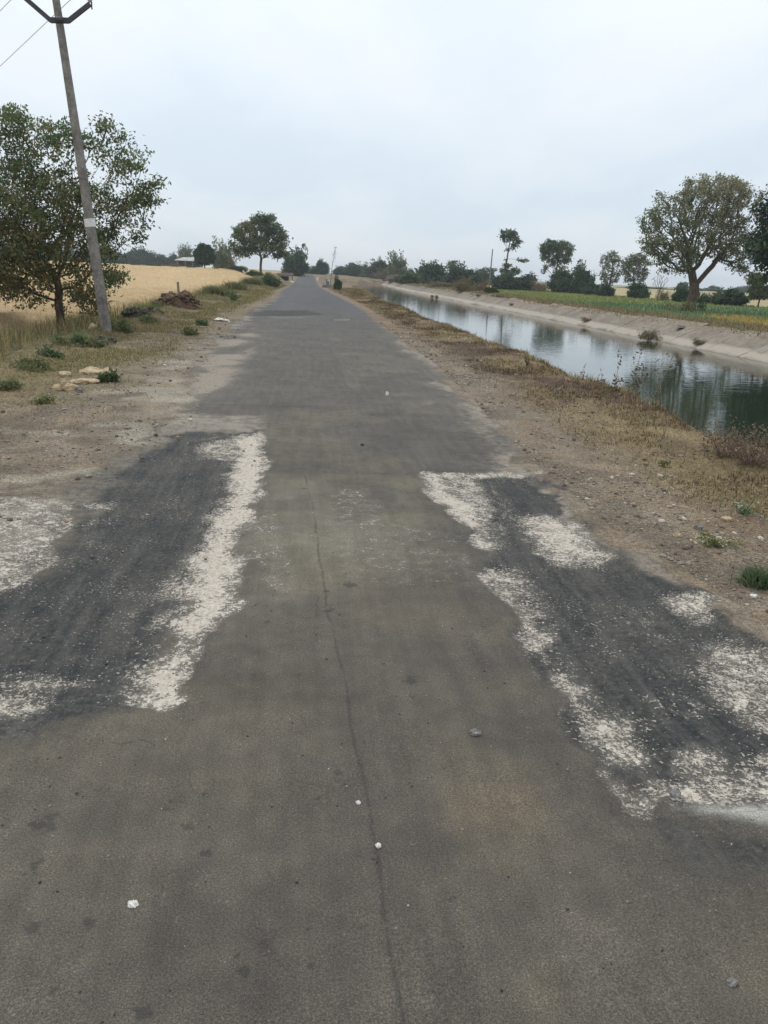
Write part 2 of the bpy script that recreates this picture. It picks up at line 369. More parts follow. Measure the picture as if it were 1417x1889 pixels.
    vc = N(t, 'ShaderNodeTexVoronoi', feature='DISTANCE_TO_EDGE'); vc.inputs['Scale'].default_value = 1.5; t.links.new(wob_.outputs[0], vc.inputs['Vector'])
    hc = math_(t, 'MULTIPLY', rngmap(t, vc.outputs['Distance'], 0.0075, 0.001), rngmap(t, n7, 0.52, 0.60))
    c = mixc(t, math_(t, 'MULTIPLY', math_(t, 'MULTIPLY', hc, aa), 0.5), c, (0.030, 0.030, 0.030))
    # the long seam
    cr_ = math_(t, 'ABSOLUTE', math_(t, 'ADD', ac, math_(t, 'MULTIPLY', math_(t, 'SUBTRACT', nb, 0.5), 0.030)))
    cr_ = rngmap(t, math_(t, 'ADD', cr_, math_(t, 'MULTIPLY', math_(t, 'SUBTRACT', na, 0.5), 0.040)), 0.0075, 0.001)
    c = mixc(t, math_(t, 'MULTIPLY', cr_, 0.45), c, (0.030, 0.030, 0.030))
    t.links.new(c, b.inputs['Base Color'])
    hgt = math_(t, 'ADD', math_(t, 'MULTIPLY', n4, 0.35), math_(t, 'MULTIPLY', n3, 0.6))
    hgt = math_(t, 'ADD', hgt, math_(t, 'MULTIPLY', wm, 0.5))
    hgt = math_(t, 'ADD', hgt, math_(t, 'MULTIPLY', math_(t, 'MULTIPLY', n5, earth), 3.0))
    bump(t, b, hgt, 0.75, 0.009)
    return m
MG = ground_mat()

# ------------------------------------------------------------------ ground sheet
def axis(lo, hi, f):
    out = [lo]
    while out[-1] < hi: out.append(out[-1] + f(out[-1]))
    return np.array(out)
def fxs(x):
    if -3.2 < x < 3.6: return 0.024
    if -6.2 < x < 6.2: return 0.034
    if -9 < x < 9: return 0.09
    if x < 0: return max(0.12, abs(x)*0.035)
    if x < 24: return 0.16
    return max(0.3, abs(x-18)*0.05)
xs = [0.0]
while xs[-1] < 1300: xs.append(xs[-1] + fxs(xs[-1]))
xl = [0.0]
while xl[-1] > -1300: xl.append(xl[-1] - fxs(xl[-1]-1e-6))
xs = np.array(sorted(set(xl + xs)))
ys = axis(-4.0, 1600, lambda y: 0.15 if y < 0.6 else (0.013 + 0.0058*y if y < 230 else y*0.05))
NX, NY = len(xs), len(ys)
X, Y = np.meshgrid(xs, ys); X = X.ravel(); Y = Y.ravel()
print('grid', NX, NY, NX*NY)
Z = height(X, Y)

def patches(X, Y):
    near = (Y < 40) & (Y > 0.5) & (np.abs(X) < 9)
    xi, yi = X[near], Y[near]
    wob = 0.07*(fbm(xi*4, yi*4, 4, 81)-0.5)*2
    tar = np.zeros(xi.shape)
    for p, s in ((darkL, 1.0), (darkR, 1.08), (tarext, 0.9), (tarextL, 0.75)):
        tar = np.maximum(tar, s*sst(-0.30, 0.30, sdf(p, xi, yi) + wob*2.5))
    chalk = np.full(xi.shape, 0.0)
    inn = sst(0.25, 0.9, tar)
    chalk = 0.17*inn + 0.10*inn*(fbm(xi*2.2, yi*2.2, 3, 83)-0.5)*2
    for s, p in whites:
        d = sdf(p, xi, yi) + wob*1.3
        w1 = 0.04 + 0.13*inn                      # crisp against sound asphalt, ragged towards the tar
        v_ = np.where(d > 0, 0.52 + (s*0.84-0.52)*sst(0, 0.13, d) if s > 0.55 else s*sst(-0.05, 0.15, d), 0.52*min(1, s/0.75)*np.clip(1 + d/w1, 0, 1))
        chalk = np.maximum(chalk, v_)
    fullc = np.full(X.shape, 0.0); fullt = np.zeros(X.shape)
    fullc[near] = chalk; fullt[near] = tar
    return fullc, fullt
chalk, tar = patches(X, Y)

# old edge of the carriageway, with ragged noise
rag = (0.22*(fbm(X*1.5, Y*0.8, 4, 91)-0.5) + 0.12*(fbm(X*8, Y*6, 3, 93)-0.5))*2*np.clip(0.35+Y*0.0+0.65, 0, 1)
dl = X - lx(Y) + rag; dr = rx(Y) - X + rag
asph = sst(-0.10, 0.12, dl)*sst(-0.07, 0.08, dr)

def S(r, g, b): return srgb(r, g, b)
def lay(base, c, m): return base*(1-m[:, None]) + np.asarray(c)[None, :]*m[:, None]
n_big = fbm(X*0.35, Y*0.25, 4, 101); n_mid = fbm(X*1.3, Y*1.0, 4, 111); n_sm = fbm(X*5, Y*5, 3, 121)
C = np.tile(np.array([0.19, 0.135, 0.09]), (len(X), 1))
# right verge: dark brown trash and straw
rv = (X > 0) & (X < 14)
C = lay(C, (0.235, 0.175, 0.115), sst(0.45, 0.62, n_mid)*(X > 0))
C = lay(C, (0.085, 0.052, 0.034), sst(0.47, 0.60, fbm(X*1.3+5, Y*0.6, 4, 131))*(X > 0)*sst(0.35, 1.0, X-rx(Y))*0.9)
C = lay(C, (0.25, 0.20, 0.11), sst(0.50, 0.62, fbm(X*1.0+15, Y*0.5, 4, 133))*(X > 0)*sst(0.5, 1.2, X-rx(Y))*0.7)
# left verge: pinkish earth and yellowish turf
C = lay(C, (0.235, 0.185, 0.13), sst(0.35, 0.6, n_mid)*(X < 0))
C = lay(C, (0.10, 0.082, 0.062), sst(0.50, 0.66, fbm(X*2.3+3, Y*1.6, 5, 137))*(X < 0)*0.75)
C = lay(C, (0.215, 0.115, 0.07), sst(0.52, 0.66, fbm(X*.8+9, Y*.5, 3, 139))*(X < -2.5)*sst(9, 12, Y)*0.5)
C = lay(C, (0.20, 0.165, 0.082), sst(0.36, 0.52, n_big)*(X < -2.2)*sst(8.0, 10.5, Y)*0.85)
C = lay(C, (0.10, 0.115, 0.045), sst(-4.2, -5.0, X)*(Y > 9)*0.75)
# dusty shoulder beside the road
sh = np.maximum(sst(1.5, 0.1, rx(Y)*0 + (X-rx(Y)))*(X > 0), sst(1.9, 0.2, (lx(Y)-X))*(X < 0))
nearb = 1-sst(9, 26, Y)
C = lay(C, (0.265, 0.225, 0.182), sh*np.clip(0.2+nearb, 0, 1)*(0.4+0.5*sst(0.3, 0.6, n_sm)))
C = lay(C, (0.13, 0.108, 0.088), sst(0.50, 0.62, fbm(X*3.1, Y*3.4, 5, 143))*sh*nearb*0.6)
C = lay(C, (0.40, 0.37, 0.32), sst(0.5, 0.7, fbm(X*2, Y*2.5, 4, 141))*sh*nearb*(X < 0)*0.7)
# asphalt
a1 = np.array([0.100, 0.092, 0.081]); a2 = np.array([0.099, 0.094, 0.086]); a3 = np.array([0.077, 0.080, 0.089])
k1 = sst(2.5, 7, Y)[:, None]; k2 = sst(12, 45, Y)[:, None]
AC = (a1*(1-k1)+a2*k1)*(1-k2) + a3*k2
AC = AC*(0.90+0.2*fbm(X*1.2, Y*0.4, 4, 151))[:, None]
AC = AC*(1 + 0.10*np.exp(-((X+0.9)/0.35)**2) - 0.05*np.exp(-((X-1.0)/0.4)**2))[:, None]
def pm(poly, soft): 
    m = np.zeros(X.shape); q = (Y < 60) & (Y > 0.5) & (np.abs(X) < 9)
    m[q] = sst(-soft, soft, sdf(poly, X[q], Y[q]) + 0.12*(fbm(X[q]*3, Y[q]*3, 3, 161)-0.5)); return m
AC = lay(AC, (0.170, 0.158, 0.128), pm(olive, 0.25)*(0.25+0.75*sst(0.42, 0.62, fbm(X*2.4, Y*1.4, 4, 171)))*0.8)
AC = lay(AC, (0.17, 0.125, 0.085), pm(gp([(850,1470),(960,1450),(1010,1500),(930,1540),(850,1520)]), 0.12)*0.45)
AC = lay(AC, (0.150, 0.130, 0.095), sst(0.52, 0.7, fbm(X*1.6+3, Y*1.6, 4, 181))*0.35*(Y < 9))
AC = lay(AC, (0.06, 0.058, 0.054), sst(0.56, 0.72, fbm(X*1.1+8, Y*2.0, 5, 191))*0.35*(Y < 9))
stain = np.zeros(X.shape)
for px_, py_, r_, s_ in [(378,1575,.020,.8),(400,1718,.014,.75),(452,1788,.022,.85),(438,1765,.011,.7),(575,1720,.014,.5),(578,1781,.016,.6),(568,1835,.014,.6),(105,1831,.018,.8),(265,1868,.026,.7),(292,1770,.018,.5),(648,1079,.05,.8),(240,1790,.012,.5),
      (585,1473,.016,.5),(880,1180,.02,.6),(605,1125,.05,.45),(355,1520,.03,.5),(80,1522,.05,.5),(60,1600,.04,.4),(455,1512,.012,.5),(1250,1855,.014,.4),(1030,1555,.014,.6),(760,1255,.05,.35),(850,1700,.02,.3),(165,1705,.03,.4),(60,1715,.03,.5)]:
    cx_, cy_ = hit(px_, py_); q = (np.abs(X-cx_) < .3) & (np.abs(Y-cy_) < .3); m_ = np.zeros(X.shape)
    m_[q] = np.clip(1.0 - 0.5*np.hypot(X[q]-cx_, Y[q]-cy_)/r_, 0, 1)*(.55+.45*s_)
    stain = np.maximum(stain, m_)
# dark wet-looking bands across the near road
for p, s in ((gp([(345,1240),(470,1232),(640,1240),(650,1262),(500,1262),(350,1255)]), 0.5), (gp([(640,1262),(800,1290),(780,1300),(640,1275)]), 0.45), (gp([(440,1110),(590,1105),(590,1120),(440,1125)]), 0.4),
             (gp([(130,1490),(320,1478),(315,1492),(130,1505)]), 0.5), (gp([(205,1520),(225,1520),(245,1640),(228,1640)]), 0.5), (gp([(470,860),(780,872),(770,880),(480,872)]), 0.4),
             (gp([(15,1690),(100,1660),(105,1668),(30,1702)]), 0.5), (gp([(40,1360),(200,1330),(400,1290),(380,1310),(150,1370)]), 0.2)):
    AC = lay(AC, (0.05, 0.05, 0.048), pm(p, 0.05)*s*0.3*sst(0.35, 0.6, fbm(X*9, Y*9, 3, 201)))
    stain = np.maximum(stain, pm(p, 0.05)*(0.25+0.45*s))
dust = np.maximum.reduce([np.maximum(pm(sandL, 0.35), pm(sandL2, 0.4))*(0.45+0.5*sst(0.35, 0.6, n_mid)),
    np.exp(-np.clip(dr, 0, 9)/0.30)*(0.5+0.45*sst(0.35, 0.6, n_mid))*(1-0.6*sst(14, 30, Y)),
    np.exp(-np.clip(dl, 0, 9)/0.50)*(0.5+0.45*sst(0.35, 0.6, n_mid))*(1-0.6*sst(20, 60, Y)),
    0.8*pm(sandR, 0.25)*(0.5+0.5*n_mid)])*asph*(1-0.75*sst(0.5, 1.0, tar))
AC = lay(AC, (0.165, 0.15, 0.125), sst(0.5, 0.68, fbm(X*1.5, Y*1.0, 4, 211))*0.35*(X > 0.6)*sst(7, 9, Y)*(1-sst(16, 24, Y)))
AC = lay(AC, (0.040, 0.040, 0.042), pm(holeF, 0.15)*0.95)
AC = lay(AC, (0.40, 0.40, 0.385), pm(cement, 0.03)*0.95)
AC = lay(AC, (0.25, 0.23, 0.20), pm(gp([(300,775),(330,765),(490,768),(488,790),(440,800),(330,800),(300,800)]), 0.08)*(0.25+0.75*sst(0.35, 0.6, fbm(X*9, Y*11, 4, 221)))*0.95)
C = C*np.array([0.88, 0.90, 0.88])
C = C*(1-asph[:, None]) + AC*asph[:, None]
# fields
hedge = np.array([hit(932,531,-0.1), hit(1100,543,-0.1), hit(1200,552,-0.1), hit(1417,568,-0.1)])
hedge = hedge[np.argsort(hedge[:, 0])]
hy = np.interp(X, np.concatenate([[10], hedge[:, 0], [400]]), np.concatenate([[150], hedge[:, 1], [20]]))
fxx = far_x(Y)
rf = (X > fxx+1.0) & (Y < 172)
brown = np.array([0.23, 0.175, 0.12])
C[rf] = brown*(0.75+0.5*n_mid[rf])[:, None]
C = lay(C, (0.11, 0.13, 0.055), rf*sst(0.42, 0.58, n_mid)*0.5)
green = (X > fxx + 4.6 + 1.0*(n_mid-0.5)) & (X > 0)
gm = green & (Y < hy)
C[gm] = np.array([0.15, 0.215, 0.105])*(0.8+0.4*fbm(X[gm]*0.25, Y[gm]*0.25, 4, 231))[:, None]
strip = gm & (Y > 62)
C = lay(C, (0.24, 0.24, 0.075), strip*sst(62, 80, Y)*(X < 40)*0.8)
beyond = (X > fxx+4) & (Y >= hy) | ((X > 30) & (Y > 150))
C[beyond] = np.array([0.36, 0.31, 0.165])*(0.85+0.3*fbm(X[beyond]*0.05, Y[beyond]*0.05, 3, 241))[:, None]
lf = X < -5.9
C[lf & (Y > 7)] = np.array([0.38, 0.27, 0.14])
C[(Y > 190) & (X > -3) & (X < 30)] = np.array([0.12, 0.13, 0.07])
tail = (Y > 330)
C[tail] = np.array([0.20, 0.21, 0.11])
# canal bed and banks
bxx = bank_x(Y)
cb = (X > bxx+0.15) & (X < fxx-0.2) & (Y < 182)
C[cb] = np.array([0.14, 0.105, 0.07])
# low relief of the patches: the worn hollows lie two or three centimetres down
hol = np.clip(tar*0.028 + sst(0.3, 0.9, chalk)*0.012, 0, 0.035)
Z = Z - hol*sst(0.1, 0.8, asph) + 0.006*(fbm(X*22, Y*22, 2, 251)-0.5)*(chalk > 0.2) - pm(holeF, 0.12)*0.05
Z = Z + 0.004*(fbm(X*3, Y*3, 2, 261)-0.5)*asph
# seam down the middle
seam = gp([(560,872),(580,960),(598,1080),(612,1160),(640,1290),(662,1400),(680,1500),(705,1650),(738,1820),(750,1900)])
sx = np.array([p[0] for p in seam])[::-1]; sy = np.array([p[1] for p in seam])[::-1]
dseam = np.abs(X - np.interp(Y, sy, sx) - 0.015*(fbm(Y*6, Y*0, 3, 271)-0.5))
crack = (X - np.interp(Y, sy, sx) - 0.03*(fbm(Y*3, Y*0, 3, 271)-0.5)) + 5.0*((Y > sy[-1]) | (Y < 0.8))
drops = sst(9, 5, Y)*sst(1.5, 0.2, X)*0.9 + 0.25
GV = np.stack([X, Y, Z], 1)
ii = np.arange(NX*NY).reshape(NY, NX)
Q = np.stack([ii[:-1, :-1], ii[:-1, 1:], ii[1:, 1:], ii[1:, :-1]], -1).reshape(-1, 4)
road_v = asph > 0.5
isroad = road_v[Q].sum(1) >= 2
yq = Y[Q[:, 0]]
isroad &= (yq < 330)
def submesh(name, sel):
    q = Q[sel]; u, inv = np.unique(q, return_inverse=True)
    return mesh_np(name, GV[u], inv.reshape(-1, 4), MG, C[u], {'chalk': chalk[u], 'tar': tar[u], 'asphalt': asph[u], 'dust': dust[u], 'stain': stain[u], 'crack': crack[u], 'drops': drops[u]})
tag(submesh('road', isroad), kind='structure')
tag(submesh('ground', ~isroad), kind='structure')

# ------------------------------------------------------------------ water
m, t, b = newmat('canal_water', 0.03, 1.0)
b.inputs['IOR'].default_value = 1.33
geo = N(t, 'ShaderNodeNewGeometry'); P = geo.outputs['Position']
mp = N(t, 'ShaderNodeMapping'); mp.inputs['Scale'].default_value = (0.45, 1.9, 1.0); mp.inputs['Rotation'].default_value = (0, 0, 0.35); t.links.new(P, mp.inputs[0])
c = mixc(t, rngmap(t, noise(t, P, 0.5, 3), 0.3, 0.7), (0.014, 0.025, 0.014), (0.022, 0.034, 0.019)); t.links.new(c, b.inputs['Base Color'])
h = math_(t, 'ADD', math_(t, 'MULTIPLY', noise(t, mp.outputs[0], 2.6, 2, 0.5), 1.6), math_(t, 'MULTIPLY', noise(t, mp.outputs[0], 11, 2, 0.5), 0.25))
bump(t, b, h, 0.05, 0.04)
MW = m
yy = axis(-3, 184, lambda y: 0.5 + abs(y)*0.02)
wv_ = []; wf = []
for k, y_ in enumerate(yy):
    a_, b_ = bank_x(np.array([y_]))[0]+0.5, far_x(np.array([y_]))[0]+0.25
    wv_ += [(a_ + (b_-a_)*i/8, y_, WATER) for i in range(9)]
for k in range(len(yy)-1):
    for i in range(8): wf.append((k*9+i, k*9+i+1, (k+1)*9+i+1, (k+1)*9+i))
tag(mesh_np('canal_water', wv_, wf, MW), kind='structure')

# concrete lining of the far bank
m, t, b = newmat('canal_concrete', 0.9, 0.2)
geo = N(t, 'ShaderNodeNewGeometry'); P = geo.outputs['Position']
sx_ = N(t, 'ShaderNodeSeparateXYZ'); t.links.new(P, sx_.inputs[0])
n1 = noise(t, P, 0.7, 6, 0.65); n2 = noise(t, P, 5, 5, 0.6); n3 = noise(t, P, 30, 4, 0.7)
c = mixc(t, rngmap(t, n1, 0.32, 0.66), (0.17, 0.145, 0.115), (0.26, 0.23, 0.19))
c = mixc(t, math_(t, 'MULTIPLY', rngmap(t, n2, 0.48, 0.66), 0.65), c, (0.135, 0.112, 0.085))
zz_ = math_(t, 'ADD', sx_.outputs[2], math_(t, 'MULTIPLY', math_(t, 'SUBTRACT', n1, 0.5), 0.25))
foot = math_(t, 'MULTIPLY', rngmap(t, zz_, -0.72, -0.62), rngmap(t, zz_, -0.42, -0.52))
c = mixc(t, math_(t, 'MULTIPLY', foot, 0.8), c, (0.37, 0.33, 0.28))
topd = rngmap(t, zz_, -0.30, -0.08)
c = mixc(t, math_(t, 'MULTIPLY', topd, math_(t, 'MULTIPLY', rngmap(t, n2, 0.4, 0.6), 0.7)), c, (0.17, 0.13, 0.09))
c = mixc(t, 1.0, c, mixc(t, rngmap(t, n3, 0.3, 0.7), (0.85, 0.85, 0.85), (1.12, 1.12, 1.12)), 'MULTIPLY')
t.links.new(c, b.inputs['Base Color']); bump(t, b, n2, 0.4, 0.03)
MC = m
V_ = []; F_ = []
y0 = 4.0
rs = np.random.default_rng(3)
while y0 < 176:
    L = rs.uniform(2.2, 3.6)
    s0, s1 = y0 + 0.004, y0 + L - 0.004
    dz = rs.uniform(-0.010, 0.010); crown_ = rs.uniform(1.35, 1.66)
    n = 6
    base_i = len(V_)
    for (yy_, dd) in ((s0, rs.uniform(-.004, .004)), (s1, rs.uniform(-.004, .004))):
        fxv = far_x(np.array([yy_]))[0]
        for k in range(n+1):
            u = -0.6 + (crown_+0.6)*k/n
            V_.append((fxv + u, yy_, WATER + u*0.47 + 0.05 + dz + dd + rs.uniform(-.008, .008)))
        V_.append((fxv + crown_ + 0.05, yy_, WATER + crown_*0.47 - 0.15)); V_.append((fxv - 0.6, yy_, WATER - 0.5))
    m_ = n+3
    for k in range(n): F_.append((base_i+k, base_i+k+1, base_i+m_+k+1, base_i+m_+k))
    F_.append((base_i+n, base_i+n+1, base_i+m_+n+1, base_i+m_+n))
    F_.append((base_i+n+2, base_i, base_i+m_, base_i+m_+n+2))
    F_.append((base_i+n+1, base_i+n+2, base_i+m_+n+2, base_i+m_+n+1))
    F_.append((base_i, base_i+n//2, base_i+n, base_i+n+1)); F_.append((base_i+m_, base_i+m_+n//2, base_i+m_+n, base_i+m_+n+1))
    F_.append((base_i, base_i+n+1, base_i+n+2, base_i+n+2-0)) if False else None
    F_ = [f for f in F_ if f is not None]
    y0 += L
tag(mesh_np('canal_lining', V_, F_, MC, smooth=False), kind='structure')

# ------------------------------------------------------------------ blades, pebbles
ML = vcol_mat('foliage', 0.7, 0.38)
MGR = vcol_mat('grass_blades', 0.85, 0.2)
def blades(name, x, y, z, h, wd, lean, colr, mat=None, parent=None):
    n = len(x); th = rng.uniform(0, 2*math.pi, n); ph = rng.uniform(0, 2*math.pi, n)
    dx, dy = np.cos(th)*wd/2, np.sin(th)*wd/2
    lx_, ly_ = np.cos(ph)*lean*h, np.sin(ph)*lean*h
    up = h*np.sqrt(np.clip(1-lean**2, 0.05, 1))
    p0 = np.stack([x-dx, y-dy, z-0.01], 1); p1 = np.stack([x+dx, y+dy, z-0.01], 1)
    m0 = np.stack([x-dx*.7+lx_*.35, y-dy*.7+ly_*.35, z+up*.62], 1); m1 = np.stack([x+dx*.7+lx_*.35, y+dy*.7+ly_*.35, z+up*.62], 1)
    t_ = np.stack([x+lx_, y+ly_, z+up], 1)
    V = np.stack([p0, p1, m1, m0, t_], 1).reshape(-1, 3)
    b_ = np.arange(n)*5
    F = np.concatenate([np.stack([b_, b_+1, b_+2], 1), np.stack([b_, b_+2, b_+3], 1), np.stack([b_+3, b_+2, b_+4], 1)])
    return mesh_np(name, V, F, mat or MGR, np.repeat(colr, 5, 0), smooth=False, parent=parent)
def pick(cols, w, n, var=0.18):
    cols = np.array(cols); k = rng.choice(len(cols), n, p=np.array(w)/sum(w))
    return cols[k]*rng.uniform(1-var, 1+var, (n, 1))
STRAW = (0.42, 0.34, 0.19); STRAW2 = (0.30, 0.23, 0.12); OLIVE = (0.17, 0.17, 0.07); GREEN = (0.075, 0.14, 0.045); BROWN = (0.13, 0.085, 0.05); DGREEN = (0.04, 0.10, 0.035)
def logy(n, a, b):                               # denser near the camera
    return a*(b/a)**rng.uniform(0, 1, n)
# straw mat on the right verge
n = 130000
y_ = logy(n, 2.8, 95); x_ = rng.uniform(0, 1, n)
x0 = rx(y_) + 0.45 + 0.35*sst(14, 4, y_); x1 = bank_x(y_) + 0.25
x_ = x0 + (x1-x0)*x_**0.75
dens = sst(0.40, 0.62, fbm(x_*1.7, y_*0.9, 4, 301)) * sst(-0.2, 0.9, x_-x0+0.4*rng.random(n)) + 0.10
keep = rng.random(n) < dens
x_, y_ = x_[keep], y_[keep]; n = len(x_)
sc_ = np.clip(0.6 + y_*0.03, 0.6, 2.2)
g_ = fbm(x_*0.9, y_*0.5, 3, 311)
cc = pick([STRAW, STRAW2, OLIVE, BROWN], [2.2, 4, 0.7, 4], n)
gsel = (g_ > 0.60) & (rng.random(n) < 0.35); cc[gsel] = pick([OLIVE, (0.24, 0.22, 0.09)], [1, 1], gsel.sum())
dk_ = sst(0.47, 0.60, fbm(x_*1.3+5, y_*0.6, 4, 131)) > rng.random(n)*0.9
cc[dk_] = pick([BROWN, (0.09, 0.06, 0.04), STRAW2], [3, 2, 1], dk_.sum())
tag(blades('dry_grass', x_, y_, height(x_, y_), rng.uniform(0.025, 0.085, n)*sc_, rng.uniform(0.004, 0.008, n)*sc_*1.4, 1-0.55*rng.random(n)**2, cc*np.array([.86, .84, .84])),
    'short dry straw-coloured grass matting the verge between road and canal', 'grass', kind='stuff')
# left verge turf
n = 120000
y_ = logy(n, 7.5, 100); x_ = rng.uniform(0, 1, n)
x1 = lx(y_) - 0.35; x0 = np.full(n, -6.0)
x1 = np.minimum(x1, -2.0 - 0.9*sst(14, 9, y_)*2.2)
x_ = x0 + (x1-x0)*x_
dens = sst(0.34, 0.52, fbm(x_*1.2, y_*0.6, 4, 321))*sst(7.8, 10.5, y_+rng.uniform(-1, 1, n)+1.5*(x_ < -4))*sst(0.0, 0.8, x1-x_) + 0.06
keep = rng.random(n) < dens
x_, y_ = x_[keep], y_[keep]; n = len(x_); sc_ = np.clip(0.6 + y_*0.028, 0.6, 2.4)
cc = pick([(0.34, 0.28, 0.15), (0.27, 0.23, 0.10), OLIVE, GREEN, BROWN], [2, 3, 3, 0.8, 1.2], n)
tag(blades('verge_grass', x_, y_, height(x_, y_), rng.uniform(0.03, 0.08, n)*sc_, rng.uniform(0.004, 0.008, n)*sc_*1.4, rng.uniform(0.3, 0.95, n), cc),
    'low yellow-green grass on the verge left of the road', 'grass', kind='stuff')
# tall rank grass between verge and wheat
n = 42000
y_ = logy(n, 7.5, 62); x_ = rng.uniform(-9.5, -4.3, n) - 0.010*y_
keep = rng.random(n) < sst(-4.2, -5.2, x_ + 0.010*y_ + 0.7*(fbm(x_*0, y_*0.7, 3, 331)-0.5))*(0.35+0.65*sst(0.35, 0.55, fbm(x_, y_*0.6, 3, 333)))
keep &= (x_ > -6.9 - 3.0*sst(17, 9, y_) + rng.normal(0, .3, n))
x_, y_ = x_[keep], y_[keep]; n = len(x_)
sc_ = np.clip(0.5 + y_*0.03, 0.5, 1.6)
gz = fbm(x_*0.8, y_*0.5, 3, 341)
cc = pick([STRAW, STRAW2, OLIVE, BROWN], [2, 3, 4, 2], n)
gs = gz > 0.5; cc[gs] = pick([GREEN, OLIVE, (0.12, 0.17, 0.06), STRAW2], [3, 3, 2, 1], gs.sum())
tag(blades('tall_grass', x_, y_, height(x_, y_), rng.uniform(0.16, 0.5, n)*np.clip(0.4+(-x_-4.3)*0.6, 0.35, 1.0), rng.uniform(0.006, 0.011, n)*sc_, rng.uniform(0.1, 0.7, n), cc),
    'tall green and straw-coloured grass along the edge of the wheat field', 'grass', kind='stuff')
# wheat
edge_h = np.array([at(240,497,150)[:2], at(340,499,140)[:2], at(430,505,118)[:2], at(492,516,76)[:2]])  # line of the low hedge between the two fields
edge_h = edge_h[np.argsort(edge_h[:, 0])]
def hedgeL(x): return np.interp(x, np.concatenate([[-300], edge_h[:, 0], [-4]]), np.concatenate([[190], edge_h[:, 1], [72]]))
m, t, b = newmat('ripe_wheat', 0.9, 0.1)
geo = N(t, 'ShaderNodeNewGeometry'); P = geo.outputs['Position']
mp = N(t, 'ShaderNodeMapping'); mp.inputs['Scale'].default_value = (1, 0.35, 1); t.links.new(P, mp.inputs[0])
n1 = noise(t, mp.outputs[0], 0.12, 5, 0.6); n2 = noise(t, mp.outputs[0], 3.0, 5, 0.7); n3 = noise(t, P, 22, 4, 0.75)
c = mixc(t, rngmap(t, n1, 0.3, 0.7), (0.47, 0.345, 0.195), (0.57, 0.43, 0.26))
c = mixc(t, 1.0, c, mixc(t, rngmap(t, n2, 0.3, 0.7), (0.82, 0.80, 0.76), (1.12, 1.12, 1.12)), 'MULTIPLY')
c = mixc(t, 1.0, c, mixc(t, rngmap(t, n3, 0.3, 0.7), (0.7, 0.68, 0.62), (1.2, 1.2, 1.2)), 'MULTIPLY')
t.links.new(c, b.inputs['Base Color']); bump(t, b, n3, 0.8, 0.08)
MWH = m
def field(name, xr, yr, inside, hgt, mat, label, seed, nb, bcols, bl_h, bw):
    xs_ = -axis(-xr[1], -xr[0], lambda v: 0.35+abs(v)*0.02)[::-1] if xr[1] <= 0 else axis(xr[0], xr[1], lambda v: 0.5)
    ys_ = axis(yr[0], yr[1], lambda v: 0.25+v*0.012)
    XX, YY = np.meshgrid(xs_, ys_); sh_ = XX.shape; XX = XX.ravel(); YY = YY.ravel()
    ins = inside(XX, YY)
    ZZ = height(XX, YY) + hgt*np.clip(ins, 0, 1) + 0.07*(fbm(XX*1.3, YY*0.9, 3, seed)-0.5) - 0.25*(ins <= 0)
    jj = np.arange(len(XX)).reshape(sh_); q = np.stack([jj[:-1, :-1], jj[:-1, 1:], jj[1:, 1:], jj[1:, :-1]], -1).reshape(-1, 4)
    q = q[(ins[q] > 0).any(1)]
    u, inv = np.unique(q, return_inverse=True); q = inv.reshape(-1, 4)
    V = np.stack([XX, YY, ZZ], 1)[u]
    x_ = rng.uniform(0, 1, nb); y_ = logy(nb, max(yr[0], 6), min(yr[1], 110))
    x_ = xr[1] - (xr[1]-xr[0])*x_**2.0 if xr[1] <= 0 else xr[0] + (xr[1]-xr[0])*x_**1.3
    kk = inside(x_, y_) > 0.02; x_, y_ = x_[kk], y_[kk]
    i_ = np.clip(inside(x_, y_), 0, 1)
    z0 = height(x_, y_) + hgt*i_*0.55
    s_ = np.clip(0.5+y_*0.022, 0.5, 2.4)
    o = blades(name, x_, y_, z0, bl_h*rng.uniform(0.7, 1.15, len(x_)), bw*s_, rng.uniform(0.05, 0.55, len(x_)), pick(bcols[0], bcols[1], len(x_)))
    # join the sheet of massed ears under the nearer single stalks in the same mesh
    o2 = mesh_np(name+'_mass', V, q, mat, np.tile([.4, .3, .15], (len(V), 1)))
    o2.data.materials.clear(); o2.data.materials.append(mat)
    import bmesh
    bm = bmesh.new(); bm.from_mesh(o.data); nf = len(bm.faces)
    bm.from_mesh(o2.data); bm.faces.ensure_lookup_table()
    for f in bm.faces[nf:]: f.material_index = 1; f.smooth = True
    o.data.materials.append(mat)
    bm.to_mesh(o.data); bm.free(); bpy.data.objects.remove(o2)
    tag(o, label, 'crop', kind='stuff'); return o
def in_wheat(x, y):
    a = (-6.6 - 2.2*sst(17, 9, y) + 1.5*sst(45, 80, y) - x)/0.5
    b_ = (hedgeL(x) - 4 - y)/3.0
    c_ = (y - 8.0)/1.0
    return np.minimum(np.minimum(a, b_), c_)
field('wheat_field', (-170, -4.5), (7.5, 190), in_wheat, 0.42, MWH, 'ripe golden wheat field behind the leaning concrete pole', 401, 90000,
      ([(0.56, 0.42, 0.25), (0.48, 0.35, 0.20), (0.36, 0.27, 0.14)], [4, 3, 1.5]), 0.30, 0.010)
def in_wheat2(x, y): return np.minimum(np.minimum((y - hedgeL(x) - 8)/4.0, (262-y)/4), (-9-0.02*y-x)/2)
field('wheat_field', (-190, -8), (80, 268), in_wheat2, 0.45, MWH, 'second golden wheat field beyond the low green hedge line', 411, 100,
      ([(0.50, 0.36, 0.18)], [1]), 0.30, 0.02)
